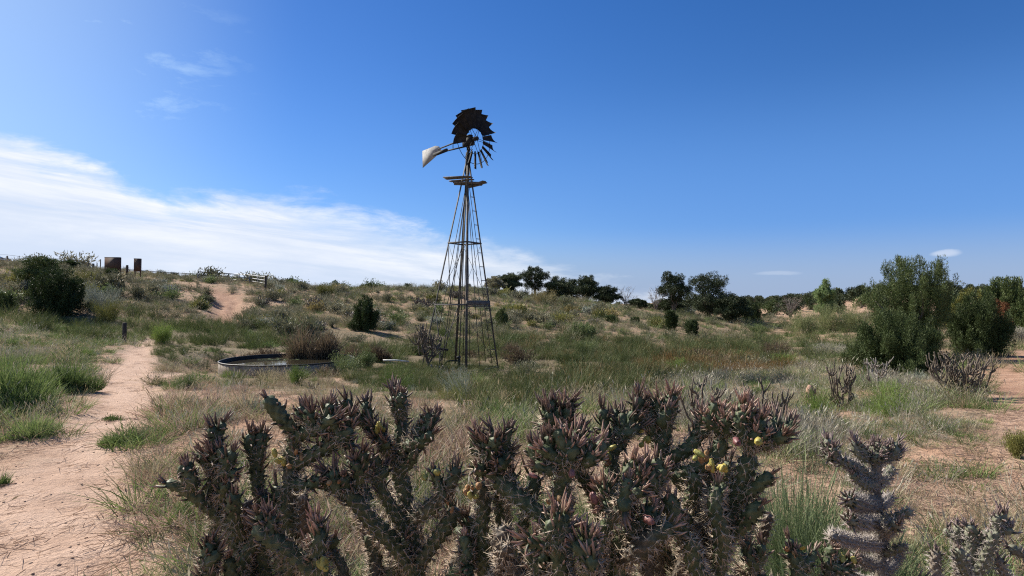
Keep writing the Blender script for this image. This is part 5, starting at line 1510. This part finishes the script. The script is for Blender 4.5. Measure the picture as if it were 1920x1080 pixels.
    c.arm([W(835, 930, 1.5), W(822, 905, 1.5), W(812, 878, 1.5)], .014, .012, .06); c.fruit(W(806, 900, 1.48), 2); c.fruit(W(842, 948, 1.48), 2, 'fruit_o', .018, .014)
    c.arm([W(790, 1150, 1.55), W(845, 1085, 1.48), W(868, 1060, 1.46)], .019, .016, .06); c.head(W(872, 1056, 1.45), (0, -.2, 1), 4, .05, leaf='leaf_pink')
    c.arm([W(690, 1150, 1.6), W(705, 1060, 1.62), W(690, 1000, 1.63)], .019, .016, .05, .5)
    # --- C: centre
    b = gnd(1060, 1.55); c = Cholla(b, 'tallest crowded cholla cactus in the middle of the front row, with pinkish heads', 13, leaf='leaf_mauve')
    W = c.w; Y = 1.36
    c.arm([foot, W(1075, 1300, 1.48), W(1066, 1150, 1.42), W(1056, 1060, Y), W(1052, 980, Y), W(1052, 910, Y)], .028, .021, 0, .6, 7, 'trunk')
    c.arm([W(1052, 925, Y), W(1058, 890, 1.34), W(1066, 856, 1.33)], .019, .017, .06); c.head(W(1064, 868, 1.33), (0, -.3, 1), 9, .062, leaf='leaf_pink'); c.head(W(1032, 872, 1.33), (-.6, -.3, .7), 4, .05); c.head(W(1096, 862, 1.34), (.6, -.2, .7), 4, .05, leaf='leaf_pink')
    c.fruit(W(1008, 895, 1.30), 1, 'bud', .027, .020, (-.5, -.4, .6), 'bud'); c.fruit(W(1072, 880, 1.28), 1, 'bud', .027, .022, (.2, -.6, .6), 'bud')
    c.arm([W(1055, 1010, Y), W(1015, 965, 1.37), W(975, 935, 1.38), W(938, 902, 1.4), W(915, 868, 1.41)], .020, .017, .06, .75, 6); c.head(W(912, 862, 1.41), (-.3, -.1, 1), 7, .058); c.head(W(950, 850, 1.42), (.2, 0, 1), 4, .06); c.head(W(895, 842, 1.42), (-.2, 0, 1), 2, .05, leaf='leaf_pink')
    c.arm([W(1050, 1000, 1.42), W(1046, 900, 1.5), W(1040, 840, 1.54), W(1030, 800, 1.55), W(1024, 756, 1.56)], .019, .014, .11, leaf='leaf_mauve'); c.head(W(1030, 795, 1.55), (-.3, 0, 1), 4, .05)
    c.arm([W(1042, 850, 1.54), W(1056, 808, 1.55), W(1060, 775, 1.56), W(1059, 752, 1.56)], .016, .013, .10, leaf='leaf_pink'); c.head(W(1060, 800, 1.55), (.4, 0, 1), 5, .05)
    c.arm([W(1062, 850, 1.5), W(1085, 815, 1.52), W(1092, 800, 1.52)], .015, .013, .06, tone=.5)
    c.arm([W(910, 1080, 1.5), W(903, 1000, 1.47), W(908, 945, 1.45), W(893, 905, 1.44)], .019, .016, .03, .6, 6); c.fruit(W(893, 920, 1.42), 4, 'fruit_o', .024, .018); c.fruit(W(890, 935, 1.41), 2, 'fruit', .024, .02)
    c.arm([W(1056, 1100, 1.38), W(985, 1090, 1.36), W(940, 1030, 1.35), W(950, 985, 1.35)], .020, .018, 0, .3, 6)
    c.arm([W(1060, 1130, 1.3), W(1048, 1060, 1.24), W(1044, 1010, 1.22)], .018, .015, .06, 1.0, leaf='leaf_pink'); c.head(W(1044, 1012, 1.22), (0, -.2, 1), 5, .05, leaf='leaf_pink')
    c.arm([W(1075, 1140, 1.3), W(1098, 1085, 1.24), W(1106, 1055, 1.22)], .018, .015, .05, 1.0); c.head(W(1106, 1058, 1.22), (.2, -.2, 1), 5, .05, leaf='leaf_pink')
    c.arm([W(1040, 1150, 1.34), W(1016, 1085, 1.3), W(1008, 1055, 1.28)], .018, .015, .05); c.head(W(1006, 1058, 1.28), (-.1, -.2, 1), 4, .05)
    c.fruit(W(1040, 940, 1.29), 2, 'fruit_o', .018, .015)
    # --- D: between centre and the right giant
    b = gnd(1180, 1.62); c = Cholla(b, 'cholla cactus leaning right beside the tallest one, with a broad pink head low on it', 14, leaf='leaf_pink')
    W = c.w; Y = 1.42
    c.arm([foot, W(1165, 1270, 1.55), W(1158, 1120, 1.48), W(1160, 1040, Y), W(1172, 970, Y), W(1182, 928, Y)], .026, .020, 0, .65, 7, 'trunk')
    c.head(W(1184, 926, 1.41), (.1, -.2, 1), 10, .064, leaf='leaf_pink'); c.head(W(1152, 940, 1.40), (-.6, -.2, .6), 5, .052); c.head(W(1222, 915, 1.42), (.7, 0, .6), 5, .055)
    c.fruit(W(1118, 946, 1.35), 1, 'bud', .028, .022, (-.4, -.5, .6), 'bud'); c.fruit(W(1206, 968, 1.35), 1, 'bud', .027, .022, (.3, -.7, .3), 'bud')
    c.arm([W(1165, 1010, 1.44), W(1150, 900, 1.52), W(1142, 845, 1.54), W(1134, 800, 1.55), W(1130, 766, 1.55)], .019, .014, .09, leaf='leaf_mauve')
    c.arm([W(1145, 850, 1.54), W(1166, 828, 1.54), W(1168, 795, 1.54), W(1167, 774, 1.55)], .017, .014, .09, leaf='leaf_mauve'); c.head(W(1172, 815, 1.54), (.4, -.1, .8), 4, .05, leaf='leaf_mauve')
    c.fruit(W(1136, 862, 1.50), 5, ln=.024, wd=.018); c.fruit(W(1130, 868, 1.49), 2, 'fruit_o', .02, .016)
    c.arm([W(1168, 1000, 1.4), W(1205, 985, 1.38), W(1225, 950, 1.38)], .018, .016, .04, .7, 6)
    c.arm([W(1160, 1050, 1.42), W(1195, 1035, 1.36), W(1218, 1010, 1.34), W(1262, 985, 1.34)], .02, .018, .02, .45, 6)
    # --- E: right giant, broad top
    b = gnd(1345, 1.66); c = Cholla(b, 'wide cholla cactus ending the front row at the right, hung with yellow fruit', 15, leaf='leaf_pink')
    W = c.w; Y = 1.5
    c.arm([foot, W(1330, 1260, 1.6), W(1338, 1120, 1.54), W(1352, 1040, Y), W(1372, 960, Y), W(1390, 905, 1.48), W(1408, 850, 1.46)], .028, .020, 0, .7, 7, 'trunk')
    c.head(W(1410, 836, 1.45), (.1, -.2, 1), 9, .062, leaf='leaf_pink'); c.head(W(1436, 828, 1.44), (.8, -.1, .3), 6, .06, leaf='leaf_mauve'); c.head(W(1395, 812, 1.45), (-.1, 0, 1), 4, .055, leaf='leaf_pink')
    c.fruit(W(1378, 822, 1.40), 1, 'bud', .030, .025, (-.3, -.6, .6), 'bud'); c.fruit(W(1424, 824, 1.38), 1, 'fruit', .030, .026, (.2, -.9, .3))
    c.arm([W(1388, 932, 1.48), W(1412, 918, 1.45), W(1432, 902, 1.43), W(1448, 888, 1.42)], .0175, .015, .08, leaf='leaf_mauve')
    c.arm([W(1368, 1008, 1.48), W(1394, 985, 1.45), W(1410, 962, 1.43), W(1428, 944, 1.42)], .0175, .015, .07, leaf='leaf_mauve')
    c.arm([W(1345, 1100, 1.54), W(1310, 1010, 1.56), W(1292, 930, 1.58), W(1262, 880, 1.58), W(1240, 845, 1.58), W(1222, 805, 1.58), W(1212, 780, 1.58)], .024, .017, .06, .7, 6); c.head(W(1214, 790, 1.58), (-.1, 0, 1), 5, .055, leaf='leaf_mauve')
    c.arm([W(1236, 840, 1.57), W(1248, 810, 1.57), W(1250, 785, 1.57)], .018, .015, .07); c.head(W(1250, 790, 1.57), (.2, 0, 1), 5, .05)
    c.arm([W(1250, 862, 1.56), W(1285, 845, 1.54), W(1306, 820, 1.54), W(1312, 798, 1.54)], .018, .015, .05, leaf='leaf_mauve'); c.head(W(1312, 808, 1.54), (0, 0, 1), 4, .05)
    c.arm([W(1272, 892, 1.54), W(1312, 875, 1.5), W(1344, 850, 1.49), W(1354, 820, 1.49)], .019, .016, .05); c.head(W(1354, 808, 1.49), (-.1, -.1, 1), 6, .055)
    c.fruit(W(1319, 862, 1.45), 4, 'fruit_o', .026, .02, (0, -.4, 1)); c.fruit(W(1322, 856, 1.44), 2, 'fruit', .03, .022); c.fruit(W(1345, 884, 1.42), 5, 'fruit', .026, .019); c.fruit(W(1206, 828, 1.54), 4, 'fruit', .024, .018)
    c.arm([W(1290, 940, 1.56), W(1302, 920, 1.5), W(1300, 888, 1.47)], .018, .016, .0, .8, 6)
    c.arm([W(1308, 1080, 1.5), W(1282, 1010, 1.44), W(1262, 960, 1.42), W(1254, 925, 1.42)], .020, .018, .03, .7, 7)
    c.arm([W(1330, 1120, 1.46), W(1302, 1060, 1.40), W(1296, 1010, 1.38)], .019, .017, .0, .75, 7)
    c.arm([W(1350, 1050, 1.46), W(1352, 1000, 1.42), W(1340, 950, 1.41), W(1345, 910, 1.42)], .019, .017, .02, .7, 7)
    # --- F: pale single-stemmed one with level arms
    b = gnd(1652, 2.12); c = Cholla(b, 'pale grey single stemmed cholla with level arms, standing apart at the right', 16, 'spine_grey', 'leaf_grey', .022, .0026, .024, .0062, tone=.62)
    W = c.w; Y = 2.1
    c.arm([foot, W(1655, 1250, Y), W(1652, 1080, Y), W(1650, 990, Y), W(1641, 930, Y), W(1642, 890, Y), W(1644, 862, Y)], .026, .017, 0, .15, 3, 'trunk')
    c.head(W(1642, 866, Y), (0, 0, 1), 6, .055, .015); c.head(W(1618, 858, Y), (-.7, 0, .6), 3, .06, .014); c.head(W(1664, 858, Y), (.7, 0, .6), 4, .05, .014)
    c.arm([W(1640, 900, Y), W(1610, 880, 2.06), W(1584, 868, 2.02), W(1562, 858, 2.0)], .017, .015, .06, per=7); c.head(W(1562, 858, 2.0), (-.4, 0, .8), 4, .045, .014)
    for u0, v0, u1, v1, dy in ((1638, 906, 1574, 890, -.10), (1640, 940, 1574, 936, -.25), (1640, 952, 1590, 922, .16), (1642, 978, 1576, 976, -.22), (1646, 996, 1600, 982, .2), (1648, 1020, 1542, 1012, -.25), (1650, 1050, 1590, 1042, -.2),
                               (1646, 900, 1680, 884, .05), (1646, 946, 1680, 926, .2), (1648, 978, 1716, 966, -.12), (1650, 1000, 1700, 984, -.3), (1652, 1036, 1722, 1024, -.1), (1654, 1066, 1708, 1052, .2)):
        q = c.r.uniform(.62, 1.08); u1 = u0 + (u1 - u0) * q; v1 += c.r.uniform(-16, 9); dy *= c.r.uniform(.6, 1.5)
        c.arm([W(u0, v0, Y), W(u0 * .6 + u1 * .4, v0 * .6 + v1 * .4 + c.r.uniform(2, 12), Y + dy * .5), W(u1, v1, Y + dy)], c.r.uniform(.015, .019), c.r.uniform(.013, .0165), c.r.choice((.0, .03, .05)), c.r.uniform(.3, 1.0), 8)
    for u0, v0, u1, v1, dy in ((1648, 1100, 1572, 1068, -.2), (1652, 1120, 1740, 1090, -.1)): c.arm([W(u0, v0, Y), W((u0 + u1) / 2, (v0 + v1) / 2 + 8, Y + dy / 2), W(u1, v1, Y + dy)], .018, .0165, .035, .6, 8)
    # --- G: small one low at the bottom right
    b = gnd(1830, 2.25); c = Cholla(b, 'small grey green cholla with two thick arms low in the bottom right corner', 17, 'spine_grey', 'leaf_grey', .022, .0026, .022, .006, tone=.7)
    W = c.w; Y = 2.2
    c.arm([foot, W(1830, 1250, Y), W(1818, 1120, Y), W(1818, 1060, Y), W(1822, 1010, Y)], .024, .018, .05, .7, 8, 'trunk'); c.head(W(1822, 1012, Y), (0, 0, 1), 4, .05, .015)
    c.arm([W(1818, 1090, Y), W(1845, 1050, 2.16), W(1862, 1010, 2.14), W(1872, 990, 2.14)], .019, .017, .05, .8, 8); c.head(W(1872, 990, 2.14), (.2, 0, 1), 5, .05, .015)
    c.arm([W(1816, 1100, Y), W(1805, 1060, 2.14), W(1798, 1028, 2.12)], .018, .016, .05, .7, 8)
    c.arm([W(1812, 1120, Y), W(1760, 1090, 2.2), W(1754, 1030, 2.2)], .018, .016, .03, .2, 3); c.arm([W(1796, 1110, 2.24), W(1795, 1040, 2.24), W(1795, 1000, 2.24)], .014, .013, .0, .3, 3); c.head(W(1795, 1002, 2.24), (0, 0, 1), 4, .028, .014)
    # --- H: at the right edge
    b = gnd(1935, 2.2); c = Cholla(b, 'cholla reaching one dark arm in from the right edge near the bottom', 18, 'spine_grey', 'leaf_grey', .022, .0026, .022, .006, tone=.5)
    W = c.w; Y = 2.2
    c.arm([foot, W(1940, 1230, Y), W(1945, 1080, Y), W(1935, 1040, Y)], .023, .018, .04, .5, 6, 'trunk'); c.arm([W(1940, 1048, Y), W(1912, 1036, Y), W(1890, 1026, Y)], .017, .016, .05, .5, 5); c.arm([W(1944, 1110, Y), W(1890, 1085, 2.18), W(1876, 1058, 2.16), W(1872, 1044, 2.16)], .016, .013, .04, .4, 6)
    # --- I: low dark heads at the bottom between the row and the pale one
    b = gnd(1530, 1.8); c = Cholla(b, 'low dark cholla at the bottom edge between the front row and the pale one', 19, tone=.6)
    W = c.w; Y = 1.62
    c.arm([foot, W(1530, 1330, 1.74), W(1510, 1180, 1.66), W(1497, 1090, Y), W(1495, 1055, Y)], .025, .020, .04, .6, 5, 'trunk'); c.head(W(1495, 1060, Y), (0, 0, 1), 5, .05); c.fruit(W(1484, 1032, 1.6), 2, 'fruit_o', .024, .018); c.fruit(W(1500, 1030, 1.6), 1, 'fruit', .024, .018)
    c.arm([W(1520, 1200, 1.66), W(1552, 1110, 1.62), W(1560, 1050, 1.62)], .019, .016, .06, .5, 6); c.head(W(1562, 1060, 1.62), (.1, 0, 1), 3, .045)
    c.arm([W(1515, 1200, 1.68), W(1470, 1120, 1.66), W(1420, 1085, 1.64), W(1400, 1076, 1.64)], .020, .017, .04, .5, 6); c.fruit(W(1590, 1062, 1.6), 2, 'fruit', .026, .02)


big_chollas()


def tangle():
    """older crooked arms and side joints filling the lower half of the row, added to the plant each grows on"""
    r = np.random.default_rng(404)
    roots = [o for o in COL.objects if o.name.startswith('cholla_cactus')][:5]
    spans = [(395, 600, 1.52), (640, 880, 1.6), (900, 1110, 1.42), (1120, 1260, 1.46), (1255, 1400, 1.52)]
    for o, (ua, ub, yy) in zip(roots, spans):
        c = Cholla.__new__(Cholla); c.root = o; c.b = np.array(o.location); c.r = np.random.default_rng(900 + ua); c.seed = 900 + ua; c.k = 0; c.sc = 1
        c.spine, c.leaf, c.sl, c.sw, c.ll, c.lw, c.tone = 'spine', 'leaf_mauve', .024, .0022, .0235, .0058, .55
        for i in range(12):
            u0 = r.uniform(ua, ub); v0 = r.uniform(985, 1150); Y = yy + r.uniform(-.06, .34); du = r.uniform(-75, 75); dv = r.uniform(70, 190) * (1 if v0 > 1040 else .75)
            tip = (u0 + du, max(v0 - dv, 880 + r.uniform(0, 60)), Y + r.uniform(-.12, .10))
            mid = (u0 + du * r.uniform(.15, .75), v0 - (v0 - tip[1]) * r.uniform(.3, .6), Y)
            dead = r.uniform() < .25
            c.arm([c.w(u0, v0 + 60, Y), c.w(u0 + du * .1, v0, Y), c.w(*mid[:2], mid[2]), c.w(*tip)], .0155, .0125, .0 if dead else r.uniform(.03, .06), r.uniform(.0, .35) if dead else r.uniform(.5, .9), 4 if dead else 6)
            if not dead and r.uniform() < .45: c.head(c.w(*tip), (r.normal(0, .4), -.2, 1), 2, .042, .0135)


tangle()


def bare_cholla(u, Y, vtop, wpx, label, seed, n=9, rad=.017, vbase=None, mat='cholla_dead', lean=0.0, stiff=.5):
    """a bare branching cholla skeleton: candelabra of crooked stems"""
    p = at(u, Y); h = ztop(vtop, Y) - p[2]; hw = wpx / F * Y / 2; r = np.random.default_rng(seed)
    root = empty('bare_cholla', p, label, 'cactus')
    mb = MB()
    def knobby(P, r0, r1):
        S = catmull(P, .03); q = np.linspace(r0, r1, len(S)) * (1 + .22 * r.uniform(-1, 1, len(S))); mb.tube(S, q, 7)
    trunk = np.array([(0, 0, -.1), (lean * h * .2, 0, h * .22), (lean * h * .5, .02, h * .42)])
    knobby(trunk, rad * 1.5, rad * 1.2); mb.build('trunk', M[mat], root, True)
    for i in range(n):
        mb = MB(); a_ = 6.283 * i / n + r.normal(0, .3); f = r.uniform(.1, 1.0); b0 = trunk[0] * (1 - f) + trunk[2] * f; b0[2] = max(b0[2], .02)
        reach = hw * r.uniform(.35, 1.0); top = h * r.uniform(.62, 1.0)
        e = np.array((math.cos(a_) * reach + lean * h * .5, math.sin(a_) * reach * .8, top)); m1 = b0 + np.array((math.cos(a_) * reach * .65, math.sin(a_) * reach * .6, (top - b0[2]) * .22)); m2 = (m1 + e) / 2 + r.normal(0, .05 * h, 3)
        knobby([b0, m1, m2, e], rad * 1.05, rad * .75)
        for j in range(r.integers(3, 7)):
            s0 = (m1, m2, (m2 + e) / 2)[r.integers(0, 3)]; d = unit(np.array((math.cos(a_ + r.normal(0, 1)), math.sin(a_ + r.normal(0, 1)), 1.0)) + r.normal(0, .4, 3))
            l = h * r.uniform(.12, .30); knobby([s0, s0 + d * l * .5 + r.normal(0, .02 * h, 3), s0 + d * l * .8 + np.array((0, 0, l * .3))], rad * .8, rad * .55)
        mb.build('branch', M[mat], root, True)
    return root


bare_cholla(1332, 7.8, 712, 110, 'forked bare dark cholla rising behind the right end of the cactus row', 31, 8, .015, lean=-.12)
bare_cholla(1436, 7.9, 724, 100, 'bushy bare dark cholla just behind the pink headed right cactus', 32, 11, .015)
bare_cholla(1580, 10.3, 682, 62, 'slim bare cholla alone in the grey grass before the rounded juniper', 33, 11, .0145)
bare_cholla(1646, 13.2, 672, 44, 'pale thin bare cholla against the foot of the rounded juniper', 34, 6, .014, mat='deadwood')
bare_cholla(1796, 11.0, 664, 124, 'tangled wide grey cholla in front of the squat round juniper', 35, 30, .0155)
bare_cholla(803, 23.6, 600, 36, 'bare branching cholla growing against the near left tower leg', 36, 12, .028, lean=-.1)
bare_cholla(590, 13.5, 716, 34, 'tiny bare dark cholla in the dry grass in front of the tank', 37, 6, .014)
bare_cholla(820, 23.2, 684, 50, 'low bare spreading cholla at the foot of the tower', 38, 8, .03, mat='deadwood')
mb = MB(); p = at(1519, 11.0); rr = np.random.default_rng(4)
mb.tube([(0, 0, -.1), (.01, 0, .14), (-.01, 0, .28), (.0, 0, .36)], (.07, .075, .06, .035), 9); mb.tube([(0, 0, .1), (.07, -.02, .2), (.08, -.02, .3)], (.03, .03, .018), 7); mb.tube([(0, 0, .06), (-.07, 0, .14), (-.075, 0, .24)], (.03, .028, .015), 7)
M['stump'] = surface('reddish_stump', (.26, .15, .10), (.36, .23, .165), 16, .9, 0, .6)
tag(mb.build('stump', M['stump'], None, True, p), 'small reddish dead stump in the grey grass behind the cactus row', 'stump')
